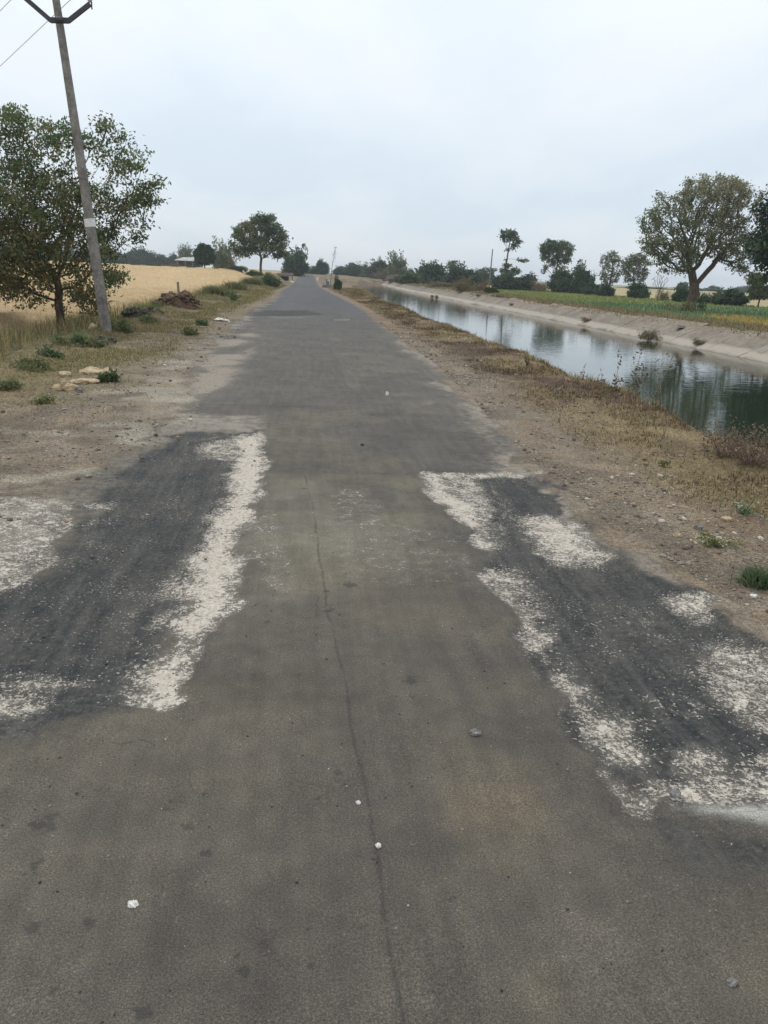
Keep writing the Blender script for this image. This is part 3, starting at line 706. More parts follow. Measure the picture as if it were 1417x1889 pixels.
# green crop and bank grass across the canal
n = 60000
y_ = logy(n, 22, 135); x_ = 18 + 60*rng.random(n)**1.6
fx_ = far_x(y_)
hyp = np.interp(x_, hedge[:, 0], hedge[:, 1])
ok = (x_ > fx_+5.2+0.8*(fbm(x_*.2, y_*.2, 2, 419)-.5)) & (y_ < hyp); x_, y_ = x_[ok], y_[ok]; n = len(x_)
cc = pick([(0.16, 0.235, 0.115), (0.11, 0.175, 0.085), (0.20, 0.27, 0.13)], [3, 2, 1], n)
yl = (x_ > 19.0) & (x_ < 26) & (y_ < 45 + 3*(rng.random(n)-.5)) & (y_ < 45 + 4*(x_-22.5))
cc[yl] = pick([(0.50, 0.33, 0.09), (0.40, 0.27, 0.08), (0.14, 0.19, 0.07)], [4, 3, 1], yl.sum())
far_y = (y_ > 66) & (x_ < 40) & (rng.random(n) < 0.75); cc[far_y] = pick([(0.26, 0.27, 0.08), (0.20, 0.24, 0.07)], [1, 1], far_y.sum())
tag(blades('green_crop', x_, y_, height(x_, y_), rng.uniform(0.10, 0.26, n), 0.02+0.0010*y_, rng.uniform(0.1, 0.6, n), cc),
    'knee-high green crop with a yellow patch in the field across the canal', 'crop', kind='stuff')
n = 44000
y_ = logy(n, 16, 165); fx_ = far_x(y_); u_ = rng.random(n); x_ = fx_ + 1.15 + 4.8*u_
ok = rng.random(n) < 0.25 + 0.75*sst(0.4, 0.6, fbm(x_*0.8, y_*0.3, 3, 421)); x_, y_ = x_[ok], y_[ok]; n = len(x_)
cc = pick([STRAW2, (0.19, 0.145, 0.09), (0.27, 0.21, 0.135), OLIVE, GREEN], [3, 3, 3, 2, 0.8], n)
tag(blades('bank_grass', x_, y_, height(x_, y_), rng.uniform(0.04, 0.15, n)*(1+.8*(rng.random(n) < .1)), 0.015+0.0009*y_, rng.uniform(0.1, 0.8, n), cc),
    'dry brown grass on top of the far canal bank', 'grass', kind='stuff')
# tufts on the near lip of the canal
n = 15000
y_ = logy(n, 5.0, 110); x_ = bank_x(y_) + rng.normal(0.12, 0.22, n)
ok = rng.random(n) < 0.12+sst(0.42, 0.66, fbm(y_*0.8, x_*2, 3, 431)); x_, y_ = x_[ok], y_[ok]; n = len(x_)
cc = pick([STRAW, STRAW2, BROWN, OLIVE], [3, 3, 2, 1.2], n)
tag(blades('lip_grass', x_, y_, height(x_, y_), rng.uniform(0.04, 0.15, n)*np.clip(.8+y_*.01, .8, 1.5), 0.004+0.0004*y_, rng.uniform(0.1, 0.8, n), cc),
    'dry grass fringe on the near lip of the canal', 'grass', kind='stuff')

# pebbles
def ico():
    p = (1+5**.5)/2
    v = np.array([(-1,p,0),(1,p,0),(-1,-p,0),(1,-p,0),(0,-1,p),(0,1,p),(0,-1,-p),(0,1,-p),(p,0,-1),(p,0,1),(-p,0,-1),(-p,0,1)], float)
    v /= np.linalg.norm(v[0])
    f = np.array([(0,11,5),(0,5,1),(0,1,7),(0,7,10),(0,10,11),(1,5,9),(5,11,4),(11,10,2),(10,7,6),(7,1,8),(3,9,4),(3,4,2),(3,2,6),(3,6,8),(3,8,9),(4,9,5),(2,4,11),(6,2,10),(8,6,7),(9,8,1)])
    return v, f
IV, IF = ico()
def pebbles(name, x, y, s, colr, label, zoff=0.0):
    n = len(x)
    V = IV[None]*(1+rng.uniform(-.28, .28, (n, 12, 1)))*np.stack([rng.uniform(.7, 1.3, n), rng.uniform(.7, 1.3, n), rng.uniform(.4, .8, n)], 1)[:, None, :]
    a = rng.uniform(0, 6.28, n); ca, sa = np.cos(a)[:, None], np.sin(a)[:, None]
    V = np.stack([V[..., 0]*ca - V[..., 1]*sa, V[..., 0]*sa + V[..., 1]*ca, V[..., 2]], -1)*s[:, None, None]
    V += np.stack([x, y, height(x, y) + s*0.25 + zoff], 1)[:, None, :]
    F = (IF[None] + (np.arange(n)*12)[:, None, None]).reshape(-1, 3)
    return tag(mesh_np(name, V.reshape(-1, 3), F, MGR, np.repeat(colr, 12, 0), smooth=False), label, 'gravel', kind='stuff')
n = 26000
y_ = logy(n, 2.6, 26); u_ = rng.random(n); x_ = rx(y_) + 0.05 + (bank_x(y_) - rx(y_))*u_**1.6*0.75
ok = rng.random(n) < sst(0.35, 0.65, fbm(x_*2, y_*2, 3, 441)) + 0.12
x_, y_ = x_[ok], y_[ok]; n = len(x_)
s_ = np.minimum(0.0028*np.exp(rng.exponential(0.42, n)), 0.022)*np.clip(.75+y_*.05, .8, 1.7)
pebbles('gravel', x_, y_, s_, pick([(0.30, 0.26, 0.21), (0.16, 0.13, 0.11), (0.50, 0.46, 0.40), (0.22, 0.16, 0.12)], [4, 3, 1, 2], n), 'loose gravel on the shoulder at the right of the road')
n = 18000
y_ = logy(n, 4.5, 26); x_ = lx(y_) - 0.1 + 0.5*rng.random(n) - rng.random(n)**1.3*4.0
ok = (rng.random(n) < sst(0.35, 0.62, fbm(x_*1.8, y_*1.8, 3, 451))*0.8 + 0.1) & (x_ > -5.6); x_, y_ = x_[ok], y_[ok]; n = len(x_)
s_ = np.minimum(0.0032*np.exp(rng.exponential(0.42, n)), 0.026)*np.clip(.7+y_*.045, .8, 1.6)
pebbles('gravel', x_, y_, s_, pick([(0.30, 0.26, 0.21), (0.15, 0.125, 0.105), (0.48, 0.45, 0.39), (0.25, 0.17, 0.12)], [4, 3, 0.7, 2], n), 'loose gravel and clods on the dirt shoulder at the left of the road')

# chips of the broken base lying on the worn patches
n = 60000
x_ = rng.uniform(-5.0, 3.2, n); y_ = 1.6 + 6.5*rng.random(n)
ck_, tk_ = patches(x_, y_)
ok = rng.random(n) < np.clip(sst(0.15, 0.9, ck_)*0.30 + 0.012*(tk_ > .5), 0, 1); x_, y_ = x_[ok], y_[ok]; n = len(x_)
s_ = np.minimum(0.0022*np.exp(rng.exponential(0.45, n)), 0.012)
pebbles('gravel', x_, y_, s_, pick([(0.52, 0.48, 0.41), (0.42, 0.37, 0.31), (0.28, 0.25, 0.22), (0.08, 0.08, 0.08)], [5, 3, 1.5, 1], n), 'crushed pale chips loose on the worn patches of the road', -0.024)
n = 5000
x_ = rng.uniform(-2.5, 2.6, n); y_ = logy(n, 1.1, 14)
s_ = np.minimum(0.0013*np.exp(rng.exponential(0.40, n)), 0.0042)
pebbles('gravel', x_, y_, s_, pick([(0.22, 0.20, 0.18), (0.38, 0.36, 0.32), (0.06, 0.055, 0.05)], [3, 0.4, 4], n), 'fine scattered grit on the grey-brown road surface')
# straw litter and twigs on the left shoulder
n = 26000
y_ = logy(n, 4.2, 40); x_ = lx(y_) - 0.3 - rng.random(n)**0.8*4.0
ok = (x_ > -6.2) & (rng.random(n) < 0.10 + 0.9*sst(0.48, 0.66, fbm(x_*1.4, y_*1.2, 4, 461))); x_, y_ = x_[ok], y_[ok]; n = len(x_)
tag(blades('dry_grass', x_, y_, height(x_, y_)+.004, rng.uniform(0.03, 0.09, n), rng.uniform(0.003, 0.006, n)*np.clip(.7+y_*.05, .8, 2), rng.uniform(0.8, 0.99, n), pick([STRAW, STRAW2, BROWN, (0.07, 0.055, 0.04), OLIVE], [2, 3, 3, 2, 1.2], n)),
    'straw litter and dead weeds strewn over the dirt shoulder at the left', 'grass', kind='stuff')

# ------------------------------------------------------------------ trees
m, t, b = newmat('bark', 0.9, 0.15)
geo = N(t, 'ShaderNodeNewGeometry'); tcn = N(t, 'ShaderNodeTexCoord')
mp = N(t, 'ShaderNodeMapping'); mp.inputs['Scale'].default_value = (9, 9, 2); t.links.new(tcn.outputs['Object'], mp.inputs[0])
nn = noise(t, mp.outputs[0], 1.5, 6, 0.7)
c = mixc(t, rngmap(t, nn, 0.3, 0.7), (0.055, 0.038, 0.028), (0.17, 0.125, 0.09)); t.links.new(c, b.inputs['Base Color']); bump(t, b, nn, 0.7, 0.04)
MB = m
def colonize(A, trunk, step, di, dk, rs, iters=120, up=0.05):
    nodes = [np.array(p, float) for p in trunk]; par = [-1] + list(range(len(trunk)-1))
    P = np.array(nodes); A = np.array(A)
    for it in range(iters):
        if len(A) == 0: break
        D = np.linalg.norm(A[:, None] - P[None], axis=2) if len(A)*len(P) < 6e6 else None
        if D is None: break
        j = D.argmin(1); dm = D[np.arange(len(A)), j]
        act = dm < di
        if not act.any(): 
            di *= 1.5; continue
        newp = []; newpar = []
        for k in np.unique(j[act]):
            v = A[(j == k) & act] - P[k]; v /= np.linalg.norm(v, axis=1)[:, None] + 1e-9
            d = v.mean(0) + rs.normal(0, 0.12, 3); d[2] += up; d /= np.linalg.norm(d) + 1e-9
            newp.append(P[k] + d*step); newpar.append(k)
        newp = np.array(newp)
        Dn = np.linalg.norm(newp[:, None] - P[None], axis=2).min(1)
        g = Dn > step*0.3
        if not g.any(): break
        P = np.concatenate([P, newp[g]]); par += list(np.array(newpar)[g])
        dn = np.linalg.norm(A[:, None] - newp[g][None], axis=2).min(1)
        A = A[dn > dk]
    return P, np.array(par)
def tree_mesh(name, P, par, r0, rtip=0.012, expo=1.95, sides=6, flare=1.5):
    n = len(P); ch = [[] for _ in range(n)]
    for i in range(1, n): ch[par[i]].append(i)
    r = np.zeros(n)
    for i in range(n-1, -1, -1):
        r[i] = (sum(r[c]**expo for c in ch[i]))**(1/expo) if ch[i] else rtip
    k = (r0 - rtip)/(r[0] - rtip + 1e-9); r = rtip + (r - rtip)*k
    V = []; F = []; 
    # chains
    seen = np.zeros(n, bool)
    def ring(p, d, rad, sd):
        d = d/(np.linalg.norm(d)+1e-9); a = np.array([1, 0, 0]) if abs(d[0]) < .8 else np.array([0, 1, 0])
        u = np.cross(d, a); u /= np.linalg.norm(u); v = np.cross(d, u)
        return [p + rad*(math.cos(q)*u + math.sin(q)*v) for q in np.arange(sd)*2*math.pi/sd]
    stack = [(0, None)]
    while stack:
        i, frm = stack.pop()
        chain = [i] if frm is None else [frm, i]
        while ch[chain[-1]]:
            c = max(ch[chain[-1]], key=lambda q: r[q])
            for o in ch[chain[-1]]:
                if o != c: stack.append((o, chain[-1]))
            chain.append(c)
        if len(chain) < 2: continue
        rr = [r[q] for q in chain]
        if frm is not None: rr[0] = min(rr[0], rr[1]*1.15)
        sd = sides if max(rr) > 0.03 else (4 if max(rr) > 0.015 else 3)
        a_ = np.array([1.0, 0, 0]); d0 = P[chain[1]] - P[chain[0]]
        u = np.cross(d0, [0.3, 0.9, 0.2]); u /= np.linalg.norm(u)
        b0 = len(V)
        for k_, q in enumerate(chain):
            d = P[chain[min(k_+1, len(chain)-1)]] - P[chain[max(k_-1, 0)]]; d /= np.linalg.norm(d)+1e-9
            u = u - d*np.dot(u, d); u /= np.linalg.norm(u)+1e-9; v = np.cross(d, u)
            rad = rr[k_]*(flare if (frm is None and k_ == 0) else 1)
            if k_ == len(chain)-1: rad *= 0.35
            for s_ in range(sd):
                an = s_*2*math.pi/sd; V.append(P[q] + rad*(math.cos(an)*u+math.sin(an)*v))
        for k_ in range(len(chain)-1):
            for s_ in range(sd):
                F.append((b0+k_*sd+s_, b0+k_*sd+(s_+1) % sd, b0+(k_+1)*sd+(s_+1) % sd, b0+(k_+1)*sd+s_))
    return V, F, r, ch
def leaf_cloud(C_, n_per, spread, ll, lw, cols, wts, rs, droop=0.3, vary=None, flat=0.6):
    """many small pointed leaves round the centres C_"""
    n = len(C_)*n_per
    c = np.repeat(C_, n_per, 0) + rs.normal(0, 1, (n, 3))*spread*np.array([1, 1, flat])
    d = rs.normal(0, 1, (n, 3)); d[:, 2] -= droop*1.5; d /= np.linalg.norm(d, axis=1)[:, None]
    a = rs.normal(0, 1, (n, 3)); s = np.cross(d, a); s /= np.linalg.norm(s, axis=1)[:, None]
    L = ll*rs.uniform(0.6, 1.3, (n, 1)); Wd = lw*rs.uniform(0.7, 1.3, (n, 1))
    V = np.stack([c, c+d*L*.45+s*Wd/2, c+d*L, c+d*L*.45-s*Wd/2], 1).reshape(-1, 3)
    b_ = np.arange(n)*4; F = np.stack([b_, b_+1, b_+2, b_+3], 1)
    cols = np.array(cols)
    kc = rs.choice(len(cols), len(C_), p=np.array(wts)/sum(wts)); kk = np.repeat(kc, n_per)
    mixk = rs.random(n) < 0.15; kk[mixk] = rs.choice(len(cols), mixk.sum(), p=np.array(wts)/sum(wts))
    cc = cols[kk]*rs.uniform(0.78, 1.22, (n, 1))*np.repeat(rs.uniform(0.72, 1.38, (len(C_), 1)), n_per, 0)
    if vary is not None: cc = vary(c, cc, rs)
    return V, F, np.repeat(cc, 4, 0)
def in_lobes(lobes, n, rs, shell=0.0):
    out = []
    vol = np.array([l[3]*l[4]*l[5]*(l[6] if len(l) > 6 else 1) for l in lobes]); vol = vol/vol.sum()
    for l, v in zip(lobes, vol):
        k = max(3, int(n*v)); d = rs.normal(0, 1, (k, 3)); d /= np.linalg.norm(d, axis=1)[:, None]
        rr = (rs.uniform(shell**3, 1, (k, 1)))**(1/3.)
        out.append(np.array(l[:3]) + d*rr*np.array(l[3:6]))
    return np.concatenate(out)
def make_tree(name, loc, trunk, lobes, na, step, di, dk, r0, n_per, spread, ll, lw, cols, wts, seed, vary=None, droop=0.3, shell=0.0, barkmat=None, rz=0.0, leaf_r=0.028, scale=1.0, leafskip=0.0, up=0.05, flat=.6, tipr=0.010, leaf_k=5):
    rs = np.random.default_rng(seed)
    A = in_lobes(lobes, na, rs, shell)
    P, par = colonize(A, trunk, step, di, dk, rs, up=up)
    V, F, r, ch = tree_mesh(name, P, par, r0, rtip=tipr)
    root = empty(name, loc, rz)
    mesh_np('trunk', V, F, barkmat or MB, parent=root)
    zmin = min(l[2]-l[5] for l in lobes)
    tt = np.zeros(len(P), int)
    for i in range(len(P)-1, 0, -1): tt[par[i]] = max(tt[par[i]], tt[i]+1)
    sel = (tt <= leaf_k) & (P[:, 2] > max(zmin-0.2, trunk[-1][2]*0.3)) & (np.arange(len(P)) >= len(trunk))
    Cn = P[sel]
    if leafskip: Cn = Cn[rs.random(len(Cn)) > leafskip]
    if len(Cn):
        V, F, cc = leaf_cloud(Cn, n_per, spread, ll, lw, cols, wts, rs, droop, vary, flat)
        mesh_np('crown', V, F, ML, cc, parent=root, smooth=False)
    print(name, 'nodes', len(P), 'leaves', len(Cn)*n_per)
    return root
def place(px, base_py, Y_):                      # standing point of something seen at px, at distance Y_
    p = at(px, base_py, Y_); return p[0], Y_, hz(p[0], Y_)
def m_per_px(px, py, Y_): 
    a_, b_ = at(px-50, py, Y_), at(px+50, py, Y_); return abs(b_[0]-a_[0])/100*math.cos(YAW)

TG1, TG2, TG3 = (0.076, 0.118, 0.050), (0.130, 0.162, 0.070), (0.185, 0.175, 0.085)
TB1 = (0.16, 0.125, 0.075); TD = (0.032, 0.068, 0.038); TBL = (0.052, 0.092, 0.055); TGRY = (0.17, 0.17, 0.12)

# -- big tree at the left, behind the pole
x_, y_, z_ = place(112, 590, 20.0)
k = m_per_px(110, 500, 20.0)
def lp(px, py): p = at(px, py, 20.0); return p[0]-x_, p[2]-z_     # side offset and height above the foot
def L(px, py, dy, rx_, ry_, rz_, wt=1.0): a_, h_ = lp(px, py); return (a_, dy, h_, rx_*k, ry_, rz_*k, wt)
tr = [(0, 0, -0.05), (0.0, 0, 0.35), (-0.02, 0, 0.7), (0.02, 0.0, 1.0), (-0.02, 0.0, 1.25)]
lobesL = [L(38,238,0.3,58,1.1,52,.6), L(-60,290,0.6,80,1.3,85,.6), L(112,258,-.2,50,1.0,48,.45), L(188,255,0.2,42,.9,45,.55), L(252,285,0,26,.6,36,.6), L(282,350,0,24,.5,28,.8), L(235,300,0.1,30,.8,42,.7), L(210,365,.2,60,1.1,48,1.0),
          L(265,365,0,32,.6,30,1.2), L(245,420,.1,36,.8,25,1.0), L(90,365,0,100,1.7,72,1.0), L(-20,400,0,95,1.6,78,1.1), L(150,440,.1,80,1.4,50,1.2), L(40,470,-.2,85,1.4,62,1.3),
          L(170,500,.1,60,1.1,36,1.1), L(70,525,0,60,1.0,28,.7), L(150,545,.2,40,.8,25,.7), L(-100,430,0,90,1.4,90,1), L(30,515,-.5,70,.9,42,1.6), L(-30,500,.2,80,1.0,50,1.2), L(120,470,-.7,60,.7,48,1.5), L(90,420,-.8,80,.8,50,1.2), L(185,535,-.1,30,.6,40,1.2), L(60,470,-1.3,85,.6,60,1.6), L(60,545,-.9,50,.6,22,1.6), L(-20,400,-1.2,80,.6,70,1.0), L(150,555,-.6,35,.5,22,1.4)]
def varyL(c, cc, rs):
    t_ = np.clip((c[:, 2]-1.2)/3.5, 0, 1)
    low = (rs.random(len(c)) < 0.55*(1-t_)) & (c[:, 0] < 1.0)
    cc[low] = np.array([(0.175, 0.14, 0.062)])*rs.uniform(.7, 1.3, (low.sum(), 1))
    return cc
tA = make_tree('roadside_tree', (x_, y_, z_), tr, lobesL, 3400, 0.15, 1.6, 0.20, 0.105, 48, 0.12, 0.100, 0.042, [TG1, TG2, TG3], [4, 3, 1.5], 7, vary=varyL, leaf_k=4, leafskip=0.30, tipr=.0045)
tag(tA, 'large spreading tree with thin feathery foliage behind the leaning concrete pole', 'tree')

# -- big mid-distance tree, left of the road
def tree_at(name, label, px, top, base, Y_, w_px, lobes_n, trunk_n, na, seed, **kw):
    """lobes and trunk are given in units of the tree's own height (h) and half width (w)"""
    x_, y_, z_ = place(px, base, Y_)
    kpx = m_per_px(px, (top+base)/2, Y_)
    h = at(px, top, Y_)[2] - z_; w_ = w_px*kpx/2
    lob = [(a*w_, b*w_, c_*h, d*w_, e_*w_, f*h, *( [g] if g else [])) for a, b, c_, d, e_, f, *gg in lobes_n for g in [gg[0] if gg else 1.0]]
    trk = [(a*w_, b*w_, c_*h) for a, b, c_ in trunk_n]
    grp = kw.pop('group', None)
    o = make_tree(name, (x_, y_, z_-0.05), trk, lob, na, h*kw.pop('step', 0.032), h*0.35, h*kw.pop('dk', 0.05), h*kw.pop('r0', 0.022), kw.pop('n_per', 22), h*kw.pop('spread', 0.022), kw.pop('ll', 0.16), kw.pop('lw', 0.08),
                  kw.pop('cols', [TG1, TG2, TG3]), kw.pop('wts', [3, 2, 1]), seed, leaf_r=h*kw.pop('leaf_r', 0.0048), tipr=h*kw.pop('tipr', 0.0014), **kw)
    tag(o, label, 'tree', grp); return o
domL = [(-.45,0,.66,.5,.6,.2), (.1,0,.78,.6,.6,.2), (.55,0,.62,.42,.5,.2), (0,0,.48,.8,.7,.2), (-.6,0,.40,.4,.5,.14), (.6,0,.40,.38,.5,.15), (-.95,0,.47,.22,.2,.12,.6), (.25,0,.90,.35,.4,.08)]
tag(tree_at('roadside_tree', 'broad round-crowned tree standing on the left verge before the road end', 481, 390, 504, 100, 112, domL, [(0,0,0),(0,0,.08),(0,0,.16),(.02,0,.24)], 900, 21,
        cols=[TG1, TG2, TG3, TD], wts=[4, 3, 1.5, 2], ll=.26, lw=.14, n_per=24, spread=.03), cat='tree')
# -- great tree on the far bank
far_l = [(-.62,0,.52,.34,.45,.15,1.3), (-.45,0,.68,.4,.5,.17), (0,0,.80,.55,.6,.18), (.45,0,.78,.45,.55,.18), (.1,0,.55,.6,.6,.2), (.62,0,.52,.4,.5,.2), (-.35,0,.40,.42,.5,.13,1.3), (.75,0,.36,.3,.4,.12,.5), (.25,0,.93,.4,.4,.06), (-.85,0,.6,.16,.2,.1), (-.8,0,.80,.1,.2,.06,.4)]
def varyR(c, cc, rs):
    t_ = np.clip((c[:, 2]-3.8)/5.0 + c[:, 0]*0.10, 0, 1)
    up_ = rs.random(len(c)) < 0.75*t_
    cc[up_] = np.array([(0.30, 0.275, 0.18)])*rs.uniform(.6, 1.35, (up_.sum(), 1)); return cc
tag(tree_at('bank_tree', 'great tree with forked trunk and pale thinning top on the far canal bank', 1274, 312, 571, 54, 238, far_l,
    [(0,0,0),(-.01,0,.05),(0,0,.10),(.02,0,.14),(.0,0,.2)], 1900, 33, cols=[(0.10, 0.145, 0.07), (0.15, 0.18, 0.09), TG3, (0.21, 0.21, 0.14)], wts=[3, 3, 2, 1.5], vary=varyR, ll=.20, lw=.085, r0=.036, n_per=25, spread=.019, leaf_k=5, dk=.035, step=.025, leafskip=.22, leaf_r=.0042, tipr=.0016), cat='tree')
# -- dark tree cut by the right edge
tag(tree_at('bank_tree', 'dense dark green tree at the right edge beside the great forked tree', 1458, 305, 600, 46, 196,
    [(-.5,0,.75,.4,.6,.15), (-.55,0,.5,.42,.6,.16), (0,0,.8,.7,.7,.2), (0,0,.5,.8,.8,.2), (-.35,0,.36,.4,.5,.1), (.5,0,.6,.5,.7,.3)], [(0,0,0),(0,0,.1),(0,0,.2),(.02,0,.3)], 1100, 41,
    cols=[TD, (0.018, 0.035, 0.026), TG1], wts=[4, 3, 1], ll=.26, lw=.14, n_per=44, spread=.035), cat='tree')
# -- two tall trees beyond the green field
tag(tree_at('field_tree', 'tall lopped tree with a tufted top and one bare limb reaching right', 932, 417, 530, 128, 76,
    [(-.05,0,.88,.42,.4,.10), (.3,0,.78,.3,.3,.14), (.0,0,.70,.25,.3,.1,.7), (-.05,0,.35,.4,.3,.12,.35), (.85,0,.49,.32,.2,.035,.8), (.4,0,.3,.3,.3,.1,.3)],
    [(-.1,0,0),(-.1,0,.1),(-.08,0,.2),(-.05,0,.3),(-.05,0,.4),(-.02,0,.5),(0,0,.6)], 420, 51, ll=.34, lw=.18, r0=.016, n_per=22, spread=.02, cols=[TG1, TBL, TGRY], wts=[3, 2, 1]), cat='tree')
tag(tree_at('field_tree', 'flat-topped tree with leafy crown above dark bushes beyond the green field', 1020, 435, 535, 122, 70,
    [(-.4,0,.80,.5,.6,.17), (.35,0,.78,.6,.6,.17), (0,0,.62,.8,.7,.18), (-.3,0,.42,.35,.4,.12,.4), (.3,0,.42,.35,.4,.1,.5)], [(0,0,0),(.02,0,.1),(0,0,.2),(.05,0,.3),(.08,0,.38)], 520, 53,
    ll=.28, lw=.15, r0=.018, n_per=26, spread=.028, cols=[TG1, TG2, TBL], wts=[3, 1.5, 2]), cat='tree')
airy = [(-.4,0,.72,.45,.5,.22), (.3,0,.75,.5,.5,.22), (0,0,.45,.8,.6,.22), (0,0,.88,.4,.4,.1), (.5,0,.5,.4,.4,.2)]
protoA = tree_at('field_tree', 'thin-leaved grey-green tree, left of the pair beside the green field', 1120, 458, 546, 100, 48, airy, [(0,0,0),(.05,0,.12),(.1,0,.24)], 420, 55,
    cols=[TG2, TGRY, TG1], wts=[2, 3, 2], ll=.2, lw=.11, n_per=17, spread=.026)
protoB = tree_at('field_tree', 'rounder thin-leaved grey-green tree, right of the pair beside the green field', 1166, 462, 548, 97, 58,
    [(0,0,.68,.9,.8,.28), (-.4,0,.5,.5,.5,.2), (.3,0,.4,.5,.5,.2), (0,0,.88,.6,.6,.1)], [(0,0,0),(0,0,.12),(.03,0,.2)], 480, 57, cols=[TGRY, TG2, TBL], wts=[3, 2, 2], ll=.2, lw=.11, n_per=19, spread=.026)
dead = tree_at('dead_tree', 'small bare leafless tree with upswept twigs between field and far hedge', 1213, 503, 552, 88, 40, [(0,0,.7,.9,.6,.3), (.2,0,.5,.6,.5,.2)], [(0,0,0),(.0,0,.15),(.05,0,.3)], 240, 59,
    cols=[TB1], wts=[1], leafskip=.85, n_per=2, ll=.1, lw=.05, r0=.02, tipr=.004)
roundish = [(-.4,0,.55,.5,.6,.28), (.4,0,.55,.5,.6,.28), (0,0,.72,.65,.6,.25), (0,0,.42,.8,.7,.2)]
protoD = tree_at('field_tree', 'small dense dark umbrella-shaped tree standing in the hedge line before the tin-roofed shed', 378, 447, 500, 118, 44, roundish, [(0,0,0),(0,0,.1),(0,0,.22)], 420, 61,
    cols=[TD, TBL, TG1], wts=[4, 3, 1], ll=.30, lw=.18, n_per=34, spread=.04)
protoE = tree_at('field_tree', 'dark olive airy tree behind the green hedge at the right edge', 1398, 500, 568, 70, 60, airy, [(0,0,0),(0,0,.12),(.02,0,.22)], 420, 63,
    cols=[TG2, TG1, TGRY], wts=[3, 3, 1.5], ll=.19, lw=.10, n_per=24, spread=.03)

# -- shrubs
def make_shrub(name, w_, h, n, ll, lw, cols, wts, seed, stems=5, ragged=0.25, dense=16):
    rs = np.random.default_rng(seed); root = empty(name, (0, 0, 0))
    lob = []
    for k_ in range(9):
        a = rs.uniform(0, 6.28); r_ = rs.uniform(.1, .62)*w_/2; hh_ = rs.uniform(.25, .80)
        lob.append((math.cos(a)*r_, math.sin(a)*r_, h*hh_, w_*rs.uniform(.16, .30), w_*rs.uniform(.16, .30), h*rs.uniform(.14, .26)))
    lob.append((0, 0, h*.3, w_*.46, w_*.46, h*.3, 1.3))
    Cn = in_lobes(lob, n, rs, 0.45); Cn = Cn[Cn[:, 2] > 0.03*h]
    Cn = Cn*(1 + rs.normal(0, ragged*.35, (len(Cn), 1)))
    V, F, cc = leaf_cloud(Cn, dense, 0.035*w_, ll, lw, cols, wts, rs, .1, None, 1.0)
    V[:, 2] = np.maximum(V[:, 2], 0.0)
    st_v = []; st_f = []
    for k_ in range(stems):
        tgt = Cn[rs.integers(len(Cn))]*np.array([.9, .9, 1]); b0 = np.array([rs.normal(0, .05*w_), rs.normal(0, .05*w_), -0.05]); rr = 0.018*h+.008
        bi = len(st_v)
        for s_, q in ((1, b0), (.7, b0*.5+tgt*.5+rs.normal(0, .03*w_, 3)), (.2, tgt)):
            for a in range(4): st_v.append(q + rr*s_*np.array([math.cos(a*1.571), math.sin(a*1.571), 0]))
        for s_ in range(2):
            for a in range(4): st_f.append((bi+s_*4+a, bi+s_*4+(a+1) % 4, bi+(s_+1)*4+(a+1) % 4, bi+(s_+1)*4+a))
    mesh_np('stem', st_v, st_f, MB, parent=root)
    mesh_np('crown', V, F, ML, cc, parent=root, smooth=False)
    root['w'] = w_; root['h'] = h
    return root
SHN = {
 'dark': (3.0, 2.4, 420, .24, .14, [TD, TBL, TG1], [3, 3, 2], 71),
 'green': (3.2, 2.0, 400, .22, .13, [(0.045, 0.085, 0.028), TG1, TG2], [3, 2, 1], 72),
 'blue': (3.0, 2.6, 380, .26, .15, [TBL, (0.07, 0.095, 0.065), TD], [3, 3, 1.5], 73),
 'brown': (3.0, 2.0, 300, .20, .05, [TB1, (0.17, 0.13, 0.08), (0.10, 0.085, 0.045), TG3], [3, 3, 2, 1], 74, 14, .4, 11),
 'olive': (3.0, 2.6, 340, .22, .12, [TG2, TGRY, TG1], [3, 1, 2], 75, 5, .3, 13),
}
SH = {}; dims = {}
for k_, a_ in SHN.items():
    for v_ in range(3):
        a2 = list(a_); a2[7] += 100*v_
        nm_ = 'dry_shrub' if k_ == 'brown' else 'shrub'
        q_ = make_shrub(nm_, *a2)
        SH[(k_, v_)] = q_; dims[k_] = (a_[0], a_[1])
        del q_['w']; del q_['h']
used = set(); cnt = {k_: 0 for k_ in SHN}
def copy_tree(o):
    c = o.copy(); col.objects.link(c)
    for ch_ in [q for q in o.children]:
        d = ch_.copy(); col.objects.link(d); d.parent = c
    return c
def shrub(kind, px, top, base, Y_, w_px, label, group=None, cat='bush', name=None):
    ky = (kind, cnt[kind] % 3); cnt[kind] += 1
    o = SH[ky]
    if ky in used:
        o = copy_tree(o)
    used.add(ky)
    if name: o.name = name
    x_, y_, z_ = place(px, base, Y_)
    kpx = m_per_px(px, base, Y_); h = max(at(px, top, Y_)[2] - z_, 0.3)
    o.location = (x_, y_, z_-0.06); o.rotation_euler = (0, 0, random.uniform(0, 6.28))
    s_ = w_px*kpx/dims[kind][0]*1.15; o.scale = (s_, s_, h/dims[kind][1]*1.12)
    for q in ('group',):
        if q in o: del o[q]
    tag(o, label, cat, group); return o
G1 = 'trees closing the road end'; G2 = 'bushes along the far canal bank'; G3 = 'hedge bushes beyond the green field'; G4 = 'distant trees on the left horizon'; G5 = 'distant trees on the right horizon'
